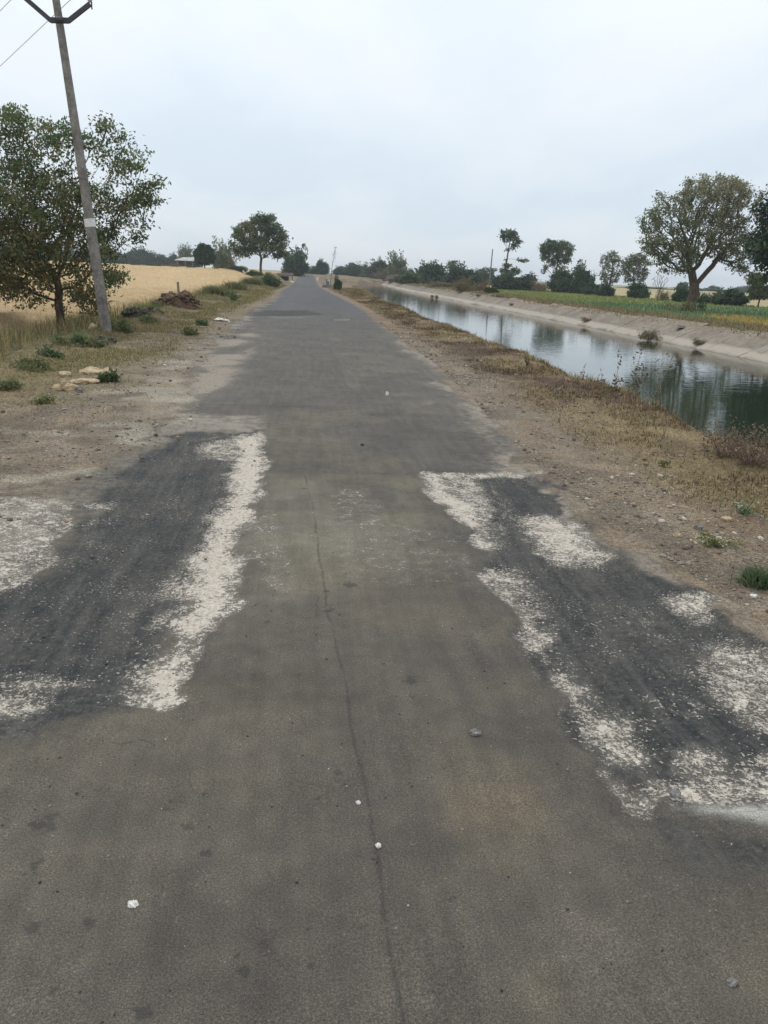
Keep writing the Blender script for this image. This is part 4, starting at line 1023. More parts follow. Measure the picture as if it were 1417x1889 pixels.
for a in [
 ('green', 498, 505, 524, 72, 34, 'low green bush at the corner of the wheat field by the verge', None),
 ('dark', 545, 462, 503, 165, 44, 'dark rounded tree right behind the broad tree at the road end', G1, 'tree', 'roadside_tree'),
 ('olive', 567, 492, 507, 235, 18, 'pale low bush straight ahead where the road vanishes', G1),
 ('dark', 579, 495, 508, 225, 18, 'dark low bush between the vanishing road and the rounded grey tree', G1),
 ('blue', 592, 480, 507, 215, 29, 'rounded grey-green tree just right of where the road vanishes', G1, 'tree', 'roadside_tree'),
 ('dark', 556, 490, 507, 240, 24, 'dark low bush just left of where the road vanishes', G1),
 ('dark', 623, 512, 528, 78, 14, 'small dark weed clump on the verge below the thin leaning pole', None),
 ('blue', 628, 492, 514, 240, 26, 'dark blue-green bush left of the pointed dark tree', G1),
 ('dark', 654, 487, 516, 236, 40, 'dark pointed tree mass behind the canal bend', G1, 'tree', 'field_tree'),
 ('olive', 676, 500, 518, 230, 26, 'low olive bush behind the canal bend', G1),
 ('blue', 697, 484, 520, 215, 44, 'spreading blue-green tree left of the dark thatched hut', G2, 'tree', 'field_tree'),
 ('brown', 708, 498, 520, 205, 46, 'brown leafless thicket in front of the blue-green tree by the hut', G2),
 ('olive', 734, 469, 519, 200, 40, 'taller olive tree rising above the dark thatched hut', G2, 'tree', 'field_tree'),
 ('blue', 757, 497, 520, 195, 24, 'grey-green bush right behind the hut', G2),
 ('green', 752, 503, 526, 142, 46, 'bright green bush on the far bank right of the hut', G2),
 ('dark', 797, 488, 522, 155, 60, 'broad dark green bush behind the far bank, left of the thin grey tree', G2),
 ('dark', 852, 491, 524, 140, 62, 'broad dark green bush behind the far bank, right of the thin grey tree', G2),
 ('blue', 893, 496, 520, 185, 42, 'blue-green bush behind the far slender pole', G2),
 ('brown', 856, 514, 545, 84, 42, 'brown dry bush on top of the far canal bank', None),
 ('brown', 812, 519, 540, 108, 74, 'low brown mound of dry scrub on the far bank right of the bright green bush', None),
 ('brown', 886, 520, 546, 86, 40, 'smaller dry bush beside the green bush on the far canal bank', None),
 ('green', 905, 529, 548, 76, 24, 'small green bush on the edge of the far canal bank', None),
 ('dark', 930, 506, 531, 124, 46, 'dark bush around the foot of the tall lopped tree', G3),
 ('blue', 966, 510, 533, 124, 42, 'grey-blue bush right of the tall lopped tree', G3),
 ('brown', 995, 518, 535, 120, 30, 'brownish bush left of the flat-topped tree foot', G3),
 ('dark', 1040, 500, 539, 116, 52, 'dark tall bush right under the flat-topped tree', G3),
 ('dark', 1073, 492, 541, 112, 36, 'dark tree rising out of the hedge right of the flat-topped tree', G3, 'tree', 'field_tree'),
 ('blue', 1090, 521, 543, 108, 30, 'low dark bush left of the grey-green pair', G3),
 ('dark', 1116, 525, 548, 99, 30, 'dark bush at the foot of the left tree of the pair', G3),
 ('dark', 1176, 523, 550, 95, 34, 'dark bush at the foot of the right tree of the pair', G3),
 ('dark', 1262, 529, 559, 82, 42, 'dark bush just left of the great tree trunk beyond the green field', G3),
 ('green', 1300, 542, 561, 80, 30, 'low green bush just right of the great tree trunk beyond the green field', G3),
 ('dark', 1345, 535, 565, 74, 56, 'wide dark bush between the great tree and the right edge', G3),
 ('brown', 1222, 535, 555, 86, 22, 'scrubby brown bush at the foot of the bare leafless tree', G3),
 ('olive', 345, 459, 489, 250, 34, 'grey-green tree rising behind the tin-roofed shed', G4, 'tree', 'field_tree'),
 ('olive', 411, 450, 492, 150, 42, 'pale green tree behind the wall right of the umbrella-shaped tree', G4, 'tree', 'field_tree'),
 ('brown', 427, 478, 500, 116, 20, 'small brown tree in the hedge left of the broad tree', None, 'tree', 'field_tree'),
]:
    kind, px, top, base, Y_, w_px, label, *rest = a
    grp = rest[0] if rest else None; cat = rest[1] if len(rest) > 1 else 'bush'; nm = rest[2] if len(rest) > 2 else None
    shrub(kind, px, top, base, Y_, w_px, label, grp, cat, nm)
# far horizon trees, left then right
lbl = ['leftmost', 'second', 'third', 'fourth', 'fifth', 'sixth', 'seventh', 'eighth', 'ninth', 'tenth', 'eleventh', 'twelfth', 'thirteenth', 'fourteenth', 'fifteenth']
ord_ = lambda i, n: lbl[i] if i < n-1 else 'rightmost'
Ls = [(-10,452,60),(35,456,50),(80,452,56),(125,460,50),(165,458,50),(200,466,40),(228,468,34),(245,463,28),(262,459,30),(280,467,28),(300,471,26),(318,472,24),(333,476,20)]
for i, (px, top, w_px) in enumerate(Ls):
    shrub('blue' if i % 3 else 'dark', px, top, 486+0.04*(px-240), 275, w_px, '%s hazy dark tree of the treeline behind the left wheat fields' % ord_(i, len(Ls)).capitalize().lower(), G4, 'tree', 'distant_tree')
Rs = [(1150,530,26),(1192,529,30),(1216,531,24),(1240,533,26),(1258,521,20),(1285,531,26),(1313,527,26),(1338,534,22),(1358,530,24),(1378,526,22),(1402,534,30),(1428,532,30)]
for i, (px, top, w_px) in enumerate(Rs):
    shrub('blue', px, top, 541+0.042*(px-1200), 330, w_px, '%s hazy blue tree on the horizon beyond the green field' % ord_(i, len(Rs)), G5, 'tree', 'distant_tree')
# low hedge between the wheat fields
hx = [(250,497,30),(285,498,34),(320,499,30),(352,500,26),(400,503,30),(440,508,34),(468,511,30)]
for i, (px, py, w_px) in enumerate(hx):
    Yh = float(np.interp(px, [240, 340, 430, 492], [150, 140, 118, 76]))
    x_, y_, z_ = place(px, py, Yh)
    o = copy_tree(SH[('brown' if i in (2, 4) else 'green', i % 3)]); o.name = 'hedge_bush'
    if 'group' in o: del o['group']
    s_ = w_px*m_per_px(px, py, Yh)/3.0; o.location = (x_, Yh, z_); o.scale = (s_*1.25, s_*.6, 0.33 + .08*(i % 3)); 
    tag(o, '%s low bush of the hedge line between the two wheat fields' % ord_(i, len(hx)), 'bush', 'low hedge between the wheat fields')
# thin grey tree behind the far bank
tree_at('field_tree', 'thin grey tree with a sparse round top above the far bank bushes', 831, 478, 522, 160, 20, [(0,0,.8,.9,.8,.18), (0,0,.6,.5,.5,.1)], [(0,0,0),(0,0,.2),(0,0,.4),(0,0,.55)], 160, 81, cols=[TGRY, TB1], wts=[2, 1], ll=.25, lw=.12, n_per=12, spread=.04)

# ------------------------------------------------------------------ simple solids
def box_v(cx, cy, cz, sx_, sy_, sz_, tx=1.0, ty=1.0):
    v = []
    for z_, f1, f2 in ((cz-sz_/2, 1, 1), (cz+sz_/2, tx, ty)):
        for a, b_ in ((-1, -1), (1, -1), (1, 1), (-1, 1)): v.append((cx+a*sx_/2*f1, cy+b_*sy_/2*f2, z_))
    return v, [(0,3,2,1),(4,5,6,7),(0,1,5,4),(1,2,6,5),(2,3,7,6),(3,0,4,7)]
def solid(name, parts, mat, parent=None, bevel=0.0):
    V = []; F = []
    for v, f in parts:
        b_ = len(V); V += list(v); F += [tuple(i+b_ for i in q) for q in f]
    me = bpy.data.meshes.new(name); me.from_pydata([tuple(map(float, p)) for p in V], [], F); me.update()
    me.materials.append(mat); o = bpy.data.objects.new(name, me); col.objects.link(o)
    if parent: o.parent = parent
    if bevel:
        md = o.modifiers.new('bevel', 'BEVEL'); md.width = bevel; md.segments = 2
    return o
def tube(pts, rad, sd=8, caps=True):
    pts = [np.array(p, float) for p in pts]; rad = rad if isinstance(rad, (list, tuple)) else [rad]*len(pts)
    V = []; F = []; d0 = pts[1]-pts[0]; u = np.cross(d0, [0.3, 0.2, 0.9]); 
    if np.linalg.norm(u) < 1e-3*np.linalg.norm(d0): u = np.cross(d0, [1, 0, 0])
    for k_, p in enumerate(pts):
        d = pts[min(k_+1, len(pts)-1)]-pts[max(k_-1, 0)]; d /= np.linalg.norm(d)
        u = u-d*np.dot(u, d); u /= np.linalg.norm(u); v = np.cross(d, u)
        for s_ in range(sd):
            a = 2*math.pi*(s_+.5)/sd; V.append(p+rad[k_]*(math.cos(a)*u+math.sin(a)*v))
    for k_ in range(len(pts)-1):
        for s_ in range(sd): F.append((k_*sd+s_, k_*sd+(s_+1) % sd, (k_+1)*sd+(s_+1) % sd, (k_+1)*sd+s_))
    if caps: F.append(tuple(range(sd))[::-1]); F.append(tuple(range((len(pts)-1)*sd, len(pts)*sd)))
    return V, F
def mottled(name, c1, c2, sc1=6, rough=0.85, spec=.2, bmp=.4, metal=0.0):
    m, t, b = newmat(name, rough, spec); tcn = N(t, 'ShaderNodeTexCoord')
    n1 = noise(t, tcn.outputs['Object'], sc1, 6, 0.7); n2 = noise(t, tcn.outputs['Object'], sc1*8, 4, 0.7)
    c = mixc(t, rngmap(t, n1, 0.32, 0.68), c1, c2); c = mixc(t, 1.0, c, mixc(t, rngmap(t, n2, .3, .7), (.85, .85, .85), (1.12, 1.12, 1.12)), 'MULTIPLY')
    t.links.new(c, b.inputs['Base Color']); bump(t, b, n2, bmp, 0.01); b.inputs['Metallic'].default_value = metal
    return m
M_conc = mottled('pole_concrete', (0.125, 0.115, 0.105), (0.27, 0.25, 0.225), 2.2)
M_steel = mottled('dark_steel', (0.030, 0.030, 0.045), (0.06, 0.055, 0.06), 5, .6, .4)
M_white = mottled('white_paint', (0.60, 0.60, 0.58), (0.75, 0.75, 0.73), 8)
M_porc = mottled('porcelain', (0.30, 0.28, 0.27), (0.5, 0.48, 0.46), 8, .3, .5)
M_wire = mottled('aluminium_wire', (0.42, 0.42, 0.43), (0.5, 0.5, 0.5), 8, .5, .4)
M_stoneY = mottled('sandstone', (0.34, 0.25, 0.15), (0.52, 0.41, 0.27), 7)
M_stoneG = mottled('grey_stone', (0.13, 0.125, 0.12), (0.30, 0.285, 0.27), 20)
M_chalk = mottled('chalk_stone', (0.62, 0.60, 0.56), (0.8, 0.78, 0.74), 30)
M_soil = mottled('dug_soil', (0.060, 0.038, 0.026), (0.15, 0.095, 0.065), 5)
M_soilD = mottled('black_soil', (0.035, 0.030, 0.024), (0.10, 0.085, 0.06), 6)
M_tin = mottled('weathered_tin', (0.30, 0.30, 0.28), (0.46, 0.46, 0.43), 1.2, .6)
M_dark = mottled('dark_wall', (0.030, 0.026, 0.024), (0.07, 0.06, 0.05), 2)
M_mud = mottled('mud_wall', (0.20, 0.15, 0.12), (0.30, 0.24, 0.20), 2)
M_pink = mottled('faded_roof', (0.42, 0.34, 0.32), (0.56, 0.47, 0.44), 2)
M_thatch = mottled('old_thatch', (0.040, 0.032, 0.027), (0.10, 0.08, 0.065), 3)
M_wood = mottled('grey_wood', (0.16, 0.13, 0.10), (0.28, 0.24, 0.20), 4)
M_teal = mottled('teal_cloth', (0.10, 0.20, 0.20), (0.16, 0.27, 0.26), 4)

# ------------------------------------------------------------------ electricity pole, leaning left
YP = 18.0
base = at(196, 602, YP); base[2] = hz(base[0], YP) - 0.02
top = at(92, -75, YP); kp = m_per_px(150, 300, YP)
d = top-base; Lp = np.linalg.norm(d)
pole = empty('utility_pole', tuple(base)); tag(pole, 'leaning square concrete electricity pole with a V-shaped steel arm beside the wheat field', 'utility pole')
zq = d/Lp; xq = np.array([math.cos(R(30)), -math.sin(R(30)), 0]); xq = xq - zq*np.dot(xq, zq); xq /= np.linalg.norm(xq); yq_ = np.cross(zq, xq)
def pl(a, b_, c_): return xq*a + yq_*b_ + zq*c_
wb, wt_ = 25*kp, 15*kp
V = []; 
for s_, hgt in ((1, -0.4), (1, 0), (0, Lp)):
    ww = (wb if s_ else wt_)*0.80; wd2 = ww*0.62
    for a, b_ in ((-1, -1), (1, -1), (1, 1), (-1, 1)): V.append(pl(a*ww/2, b_*wd2/2, hgt))
F = [(0,3,2,1), (8,9,10,11)] + [(r_*4+i, r_*4+(i+1) % 4, (r_+1)*4+(i+1) % 4, (r_+1)*4+i) for r_ in (0, 1) for i in range(4)]
solid('shaft', [(V, F)], M_conc, pole, 0.02)
# white painted number patch (blank)
hp = (at(167, 411, YP)[2]-base[2])/zq[2]; wloc = (wb + (wt_-wb)*hp/Lp)*0.80
for_face = []
ph_ = 15*kp
V = []
for c_ in (hp-ph_/2, hp+ph_/2):
    for a, b_ in ((-1.03, -1.06), (1.03, -1.06), (1.03, 1.06), (-1.03, 1.06)): V.append(pl(a*wloc/2, b_*wloc*.62/2, c_))
solid('painted_patch', [(V, [(0,3,2,1),(4,5,6,7),(0,1,5,4),(1,2,6,5),(2,3,7,6),(3,0,4,7)])], M_white, pole)
# V-shaped cross-arm from pixel places
def pp(px, py, dy=0.0):
    q = at(px, py, YP+dy) - base; return q
arm_pts = [pp(47, -3, -.22), pp(93, 37, -.22), pp(127, 38, -.22), pp(165, 8, -.22)]
def bar(p, q, wd_, th, ov=0.0):
    p = np.array(p); q = np.array(q); dd = q-p; ln = np.linalg.norm(dd); dd /= ln
    n_ = np.array([0, 1.0, 0]); s_ = np.cross(dd, n_); s_ /= np.linalg.norm(s_); n_ = np.cross(s_, dd)
    V = []
    for e_ in (p-dd*ov, q+dd*ov):
        for a, b_ in ((-1, -1), (1, -1), (1, 1), (-1, 1)): V.append(e_ + s_*a*wd_/2 + n_*b_*th/2)
    return V, [(0,3,2,1),(4,5,6,7),(0,1,5,4),(1,2,6,5),(2,3,7,6),(3,0,4,7)]
arm = solid('cross_arm', [bar(arm_pts[0], arm_pts[1], 8*kp, .05, .02), bar(arm_pts[1], arm_pts[2], 9*kp, .056, .0), bar(arm_pts[2], arm_pts[3], 8*kp, .05, .02)], M_steel, pole, .006)
solid('clamp', [tube([pp(104, 36, -.26), pp(117, 37, -.26)], 5*kp, 8)], M_steel, pole)
solid('clamp', [tube([pp(104, 36, .2), pp(117, 37, .2)], 4*kp, 8)], M_steel, pole)
for (px, py) in ((49, -4), (166, 6)):
    q = pp(px, py, -.22)
    ins = solid('insulator', [tube([q+np.array([0, 0, 0.02]), q+np.array([0, 0, .06]), q+np.array([0, 0, .07]), q+np.array([0, 0, .13]), q+np.array([0, 0, .14]), q+np.array([0, 0, .2])], [.03, .05, .035, .055, .035, .03], 12)], M_porc, pole)
    solid('bolt', [tube([q+np.array([0.03, 0, -0.10]), q+np.array([0.03, 0, .03])], .014, 6)], M_steel, pole)
# thin service wire down the pole side + leaves caught on it are left to the tree behind
def cable(p, q, sag, rad, n=24):
    p = np.array(p); q = np.array(q); pts = []
    for i in range(n+1):
        s_ = i/n; v = p+(q-p)*s_; v[2] -= sag*4*s_*(1-s_); pts.append(v)
    return tube(pts, rad, 5)
p1 = at(-260, 368, 42); p2 = at(330, -190, 22)
w1 = solid('power_line', [cable(p1, p2+(p2-p1)*.5, .0, .010)], M_wire); tag(w1, 'thin overhead wire crossing behind the concrete pole and its steel arm', 'cable')
p1 = at(-200, 225, 42); p2 = at(200, -185, 22)
w2 = solid('power_line', [cable(p1, p2+(p2-p1)*.5, .0, .010)], M_wire); tag(w2, 'thin overhead wire clipping the top left corner', 'cable')

# ------------------------------------------------------------------ rocks and small things
import bmesh
def rock(name, px, py, wpx, hpx, mat, label, cat='stone', group=None, seed=0, z=None, rough_=.22, Yd=None, sub=3, depth=None, zsink=.2):
    x_, y_ = hit(px, py, 0.0) if Yd is None else (at(px, py, Yd)[0], Yd)
    x_, y_ = float(x_), float(y_); k_ = m_per_px(px, py, y_); rs = np.random.default_rng(seed+int(px))
    bm = bmesh.new(); bmesh.ops.create_icosphere(bm, subdivisions=sub, radius=1.0)
    off = rs.uniform(0, 50, 3)
    wv2 = wpx*k_/2; hv = hpx*k_*1.0; dv2 = depth or wv2*.75
    from mathutils import noise as mn
    for v in bm.verts:
        f = 1 + rough_*2*(mn.noise(v.co*1.3+Vector(off)))+rough_*.9*mn.noise(v.co*3.5+Vector(off))
        if sub >= 4: f += .12*mn.noise(v.co*9+Vector(off))
        v.co *= f; v.co.x *= wv2; v.co.y *= dv2; v.co.z *= hv*.62
    me = bpy.data.meshes.new(name); bm.to_mesh(me); bm.free(); me.materials.append(mat)
    for p in me.polygons: p.use_smooth = sub >= 4
    o = bpy.data.objects.new(name, me); col.objects.link(o)
    o.location = (x_, y_, hz(x_, y_) + hv*(.45-zsink)); o.rotation_euler = (0, 0, rs.uniform(-.4, .4))
    tag(o, label, cat, group); return o
rock('stone', 876, 1354, 20, 11, M_stoneG, 'pale grey angular stone lying in the middle of the near road', seed=1)
rock('stone', 1350, 1814, 18, 10, M_stoneG, 'small grey stone at the bottom right of the road', seed=2)
rock('stone', 661, 1482, 9, 6, M_chalk, 'small white chip beside the seam, the upper of two', 'stone', seed=3)
rock('stone', 698, 1562, 11, 8, M_chalk, 'small white chip on the seam, the lower of two', seed=4)
rock('stone', 245, 1669, 20, 9, M_chalk, 'crumbled white lump at the lower left of the road', seed=5, rough_=.4)
rock('stone', 714, 729, 6, 8, M_chalk, 'small white stone standing in the middle distance of the road', seed=6)
rock('stone', 669, 822, 7, 4, M_soilD, 'tiny black stone on the road above the broken patches', seed=7)
rock('stone', 1245, 1467, 22, 10, M_stoneG, 'dark stone in the chalk at the bottom of the right worn patch', seed=8)
rock('stone', 1288, 975, 16, 10, M_stoneG, 'dark grey stone beside the flowering weed on the right shoulder', seed=9)
rock('stone', 1340, 957, 20, 9, M_stoneY, 'pale tan stone on the right shoulder near the leafy weed', seed=10)
rock('stone', 1250, 990, 16, 9, M_stoneY, 'rounded tan stone left of the flowering weed on the right shoulder', seed=11)
rock('stone', 1390, 1101, 12, 6, M_chalk, 'whitish stone below the green grass clump', seed=12)
rock('stone', 172, 612, 15, 12, M_stoneY, 'upright pale orange rock at the foot of the concrete pole', seed=13)
for i, (px, py, w_, h_, lb) in enumerate([(205,692,0,0,''),(172,690,52,13,'long flat yellowish slab, topmost of the rocks by the left verge'), (122,694,26,12,'tan rock at the left end of the rock row'), (155,706,50,11,'flat tan slab in the middle of the rock row'), (118,708,18,12,'rounded pinkish rock left below the flat slab'),
        (130,720,26,14,'largest pinkish rock at the bottom of the rock row'), (105,720,20,12,'pinkish rock at the bottom left of the rock row'), (148,722,13,11,'small whitish rock at the bottom right of the rock row'), (200,690,26,9,'low brownish rock right of the topmost slab')]):
    if w_: rock('rock', px, py, w_, h_, M_stoneY if i != 7 else M_stoneG, lb, 'rock', 'rocks beside the left verge', seed=20+i)
rock('crumpled_sack', 411, 593, 24, 6, M_chalk, 'crumpled white plastic sack on the grass left of the road', 'sack', seed=31, rough_=.5, sub=4)
def clods(px, py, w_, h_, Yd, mat, label, n=70, seed=0):
    x_ = float(at(px, py+h_*.35, Yd)[0]); k_ = m_per_px(px, py, Yd); W2 = w_*k_/2; D2 = max(W2*.7, .4); Hh = h_*k_
    g = 46; V = []; F = []
    gx, gy = np.meshgrid(np.linspace(-1.15, 1.15, g), np.linspace(-1.15, 1.15, g)); r2 = gx**2+gy**2 + .35*(fbm(gx*2+seed, gy*2, 3, seed)-.5)
    e_ = np.clip(1-r2, 0, 1)**.8
    zz = Hh*e_*(0.35+1.1*fbm(gx*2.4+seed*3, gy*2.4, 3, seed+1)) + .10*Hh*(fbm(gx*14, gy*14, 2, seed+2)-.5)*(e_ > 0) - .05*(e_ <= 0)
    jx = (np.random.default_rng(seed).random((2, g, g))-.5)*.03
    V = np.stack([(gx+jx[0])*W2, (gy+jx[1])*D2, zz + height(x_+gx*W2, Yd+gy*D2) - hz(x_, Yd)], -1).reshape(-1, 3)
    ii_ = np.arange(g*g).reshape(g, g); Q_ = np.stack([ii_[:-1, :-1], ii_[:-1, 1:], ii_[1:, 1:], ii_[1:, :-1]], -1).reshape(-1, 4)
    Q_ = Q_[(e_.ravel()[Q_] > 0).any(1)]
    root = empty('soil_heap', (x_, Yd, hz(x_, Yd)))
    mesh_np('mound', V, Q_, mat, smooth=False, parent=root)
    rs = np.random.default_rng(seed+5); V = []; F = []
    for i in range(n*2):
        a = rs.normal(0, .45); b_ = rs.normal(0, .45)
        if a*a+b_*b_ > 1.6: continue
        ia = int(np.clip((a+1.15)/2.3*(g-1), 0, g-1)); ib = int(np.clip((b_+1.15)/2.3*(g-1), 0, g-1)); s_ = min(.09, .025*math.exp(rs.exponential(.55)))*min(1.6, .7+W2)
        c_ = np.array([a*W2, b_*D2, max(zz[ib, ia], 0)+s_*.2])
        vv = IV*(1+rs.uniform(-.35, .35, (12, 1)))*s_*np.array([1, 1, .7])+c_
        F += [tuple(f+len(V)) for f in IF]; V += list(vv)
    c = mesh_np('clod', V, F, mat, smooth=False, parent=root); c['kind'] = 'stuff'
    tag(root, label, 'heap'); return root
clods(328, 571, 84, 22, 30.0, M_soil, 'large heap of dug brown soil at the edge of the wheat field', 110, 41)
clods(250, 592, 56, 14, 22.5, M_soilD, 'low heap of blackish clods between the pole and the large soil heap', 60, 42)
clods(283, 586, 36, 10, 25.0, M_soilD, 'small trail of dark clods beside the large soil heap', 40, 43)
clods(185, 622, 50, 9, 15.6, M_soilD, 'low strip of dark clods in front of the concrete pole', 40, 44)

# leafy weeds: rosettes of blades
def weed(name, px, py, w_, h_, label, cols, wts, n=150, flowers=None, Yd=None, seed=0, cat='plant', z=0.0, bw=.012, grassy=False):
    x_, y_ = hit(px, py, z) if Yd is None else (at(px, py, Yd)[0], Yd)
    x_, y_ = float(x_), float(y_); k_ = m_per_px(px, py, y_)
    root = empty(name, (x_, y_, hz(x_, y_)))
    rs = np.random.default_rng(seed+int(px)); W_ = w_*k_/2; Hh = h_*k_*1.1; D_ = max(W_*.7, Hh*.6)
    if grassy:
        xx = rs.normal(0, .42, n)*W_; yy2 = rs.normal(0, .42, n)*D_
        blades('leaf_clump', xx, yy2, height(x_+xx, y_+yy2)-hz(x_, y_), rs.uniform(.4, 1, n)*Hh*1.6, bw*rs.uniform(.6, 1.3, n), rs.uniform(.35, .97, n), pick(cols, wts, n), ML, root)['kind'] = 'stuff'
    else:
        m_ = max(16, n//5); c0 = rs.normal(0, .42, (7, 2)); kk_ = rs.integers(0, 7, m_); px_ = (c0[kk_, 0]+rs.normal(0, .20, m_))*W_; py_ = (c0[kk_, 1]+rs.normal(0, .24, m_))*D_
        r_ = np.clip(np.hypot(px_/W_, py_/D_), 0, 1.4)*.7
        Cn = np.stack([px_, py_, height(x_+px_, y_+py_)-hz(x_, y_) + Hh*rs.uniform(.05, 1.0, m_)*(1-.5*r_)*(.5+rs.random(7)[kk_])], 1)
        ls = max(bw*2.2, Hh*.30)
        V, F, cc = leaf_cloud(Cn, 11, Hh*.20, ls, ls*.38, cols, wts, rs, -.25, None, .7)
        mesh_np('leaf_clump', V, F, ML, cc, parent=root, smooth=False)['kind'] = 'stuff'
    if flowers:
        m_ = flowers; fx = rs.normal(0, .5, m_)*W_*1.2; fy = rs.normal(0, .45, m_)*D_; V = []; F = []
        for i in range(m_):
            s_ = rs.uniform(.004, .008)*max(1, y_*.12); vv = IV*s_*np.array([1.2, 1.2, .6]) + np.array([fx[i], fy[i], rs.uniform(.2, .8)*Hh])
            F += [tuple(f+len(V)) for f in IF]; V += list(vv)
        mesh_np('flower', V, F, M_cream, parent=root)['kind'] = 'stuff'
    tag(root, label, cat); return root
M_cream = mottled('cream_petals', (0.5, 0.48, 0.30), (0.62, 0.6, 0.42), 30)
WG = [(0.07, 0.12, 0.055), (0.12, 0.165, 0.08), (0.19, 0.20, 0.11)]
weed('grass_clump', 1400, 1078, 66, 26, 'bright green grass clump at the right edge beside the worn patch', WG, [3, 3, 1], 700, bw=.007, seed=1, grassy=True)
weed('weed', 1312, 1004, 60, 16, 'trailing weed with many cream flowers on the right shoulder', [(0.20, 0.24, 0.09), OLIVE, (0.12, 0.17, 0.07)], [2, 2, 2], 230, 46, bw=.009, seed=2)
weed('weed', 1376, 945, 40, 16, 'small grey-green leafy weed with pale flowers by the right edge', [(0.10, 0.17, 0.09), (0.18, 0.22, 0.13)], [1, 1], 150, 16, bw=.010, seed=3)
weed('weed', 1230, 850, 22, 14, 'dusty grey-green weed in the dry grass of the right verge', [(0.16, 0.18, 0.11), OLIVE], [1, 1], 70, bw=.012, seed=4)
weed('weed', 205, 704, 42, 15, 'dark green weed right of the rock row on the left verge', [(0.055, 0.090, 0.045), (0.085, 0.12, 0.055), OLIVE], [2, 2, 2], 260, seed=5, bw=.03)
weed('weed', 95, 662, 32, 14, 'bright blue-green weed left of the dark clod strip', WG, [2, 2, 1], 240, seed=6, bw=.03)
weed('weed', 372, 601, 18, 11, 'taller green weed by the road edge near the white sack', WG, [3, 2, 1], 160, seed=7, bw=.04)
weed('weed', 352, 618, 40, 9, 'low green weed patch below the taller weed near the white sack', [OLIVE, (0.10, 0.16, 0.06)], [1, 1], 240, seed=8, bw=.035)
weed('weed', 88, 744, 62, 14, 'low pale-flowered weed on the gravel at the left edge', [(0.20, 0.22, 0.10), OLIVE], [1, 1], 260, 60, seed=9, bw=.016)
weed('weed', 140, 642, 70, 20, 'leafy pale green weed thicket before the wheat at the left', [(0.12, 0.18, 0.08), (0.16, 0.20, 0.09), OLIVE], [2, 2, 1], 420, seed=10, bw=.02)
weed('weed', 432, 546, 14, 14, 'dark green weed tuft on the verge beyond the soil heap', [(0.05, 0.10, 0.04), OLIVE], [2, 1], 120, Yd=38, seed=11, bw=.06)
for i, (px, py, w_, h_, Yd, lb) in enumerate([(45,668,80,22,11.5,'pale green weed thicket at the left edge before the tall grass'), (165,628,60,20,14.8,'green weed thicket just left of the concrete pole foot'), (228,606,44,16,18.2,'green weeds touching the right side of the concrete pole foot'), (275,598,40,12,21.5,'low green weeds between the pole and the blackish clods'), (20,700,60,14,9.6,'sparse olive weeds at the left edge above the gravel')]):
    weed('weed', px, py, w_, h_, lb, [(0.11, 0.155, 0.07), (0.15, 0.18, 0.08), OLIVE, (0.19, 0.18, 0.09)], [2, 2, 2, 1], 460, Yd=Yd, seed=60+i, bw=.018)
# verge bush tufts along the wheat edge
for i, (px, py, w_, h_, Yd, lb) in enumerate([(395,540,60,14,44,'nearest grey-green weed bank along the wheat edge'), (432,532,50,12,56,'middle grey-green weed bank along the wheat edge'), (465,527,40,10,68,'farthest grey-green weed bank along the wheat edge')]):
    weed('weed_bank', px, py, w_, h_, lb, [(0.11, 0.14, 0.07), OLIVE, STRAW2], [3, 2, 1], 1500, Yd=Yd, seed=20+i, bw=.05, grassy=True)

# stalks at the canal lip
def stalk(px, base_py, top_py, Yd, label, seed, lean=0.0, tufts=10, leafc=(0.11, 0.09, 0.05), rad=.006, branch=5):
    x_ = float(at(px, base_py, Yd)[0]); z_ = hz(x_, Yd); h = at(px, top_py, Yd)[2]-z_; rs = np.random.default_rng(seed)
    root = empty('dry_weed', (x_, Yd, z_)); k_ = m_per_px(px, base_py, Yd)
    pts = [np.array([lean*k_*s_ + .02*math.sin(s_*5+seed), 0, h*s_]) for s_ in np.linspace(0, 1, 7)]; parts = [tube(pts, [rad*(1-.7*i/6) for i in range(7)], 5)]
    tips = []
    for b_ in range(branch):
        s_ = rs.uniform(.25, .85); p = np.array([lean*k_*s_, 0, h*s_]); q = p+np.array([rs.normal(0, .14), rs.normal(0, .1), rs.uniform(.08, .25)])*h*.6
        parts.append(tube([p, (p+q)/2+rs.normal(0, .01, 3), q], [rad*.6, rad*.45, rad*.25], 4)); tips += [q, (p+q)/2]
    solid('stem', parts, M_wood, root)
    C_ = np.array(tips+pts[3:]); V, F, cc = leaf_cloud(C_, tufts, .035*h, .05, .018, [leafc], [1], rs, 0, None, 1)
    mesh_np('seed_head', V, F, ML, cc, parent=root, smooth=False)['kind'] = 'stuff'
    tag(root, label, 'plant'); return root
stalk(1168, 733, 628, 8.6, 'tallest dry weed stalk with seed tufts standing before the canal', 1, lean=6)
stalk(1137, 728, 655, 8.9, 'slimmer dry weed stalk left of the tallest one before the canal', 2, lean=-2, tufts=7)
stalk(1192, 745, 655, 8.3, 'slanting dry weed stalk leaning right before the canal', 3, lean=34, tufts=4, rad=.005)
stalk(1235, 770, 672, 7.7, 'thin arching pale grass stalk leaning right over the canal', 4, lean=-40, tufts=2, leafc=(.2, .18, .1), rad=.004, branch=2)
stalk(1232, 765, 745, 7.7, 'short pale stub at the canal lip', 5, tufts=1, branch=1)
stalk(1110, 716, 690, 9.3, 'low twiggy weed at the canal lip left of the stalks', 6, tufts=5)
stalk(972, 674, 655, 12.4, 'small dark twig at the canal lip, left of the broken stick', 7, tufts=5)
stalk(1062, 698, 676, 10.4, 'small bare twig right of the broken stick at the canal lip', 8, lean=14, tufts=2)
stk = solid('broken_stick', [], M_dark) if False else None
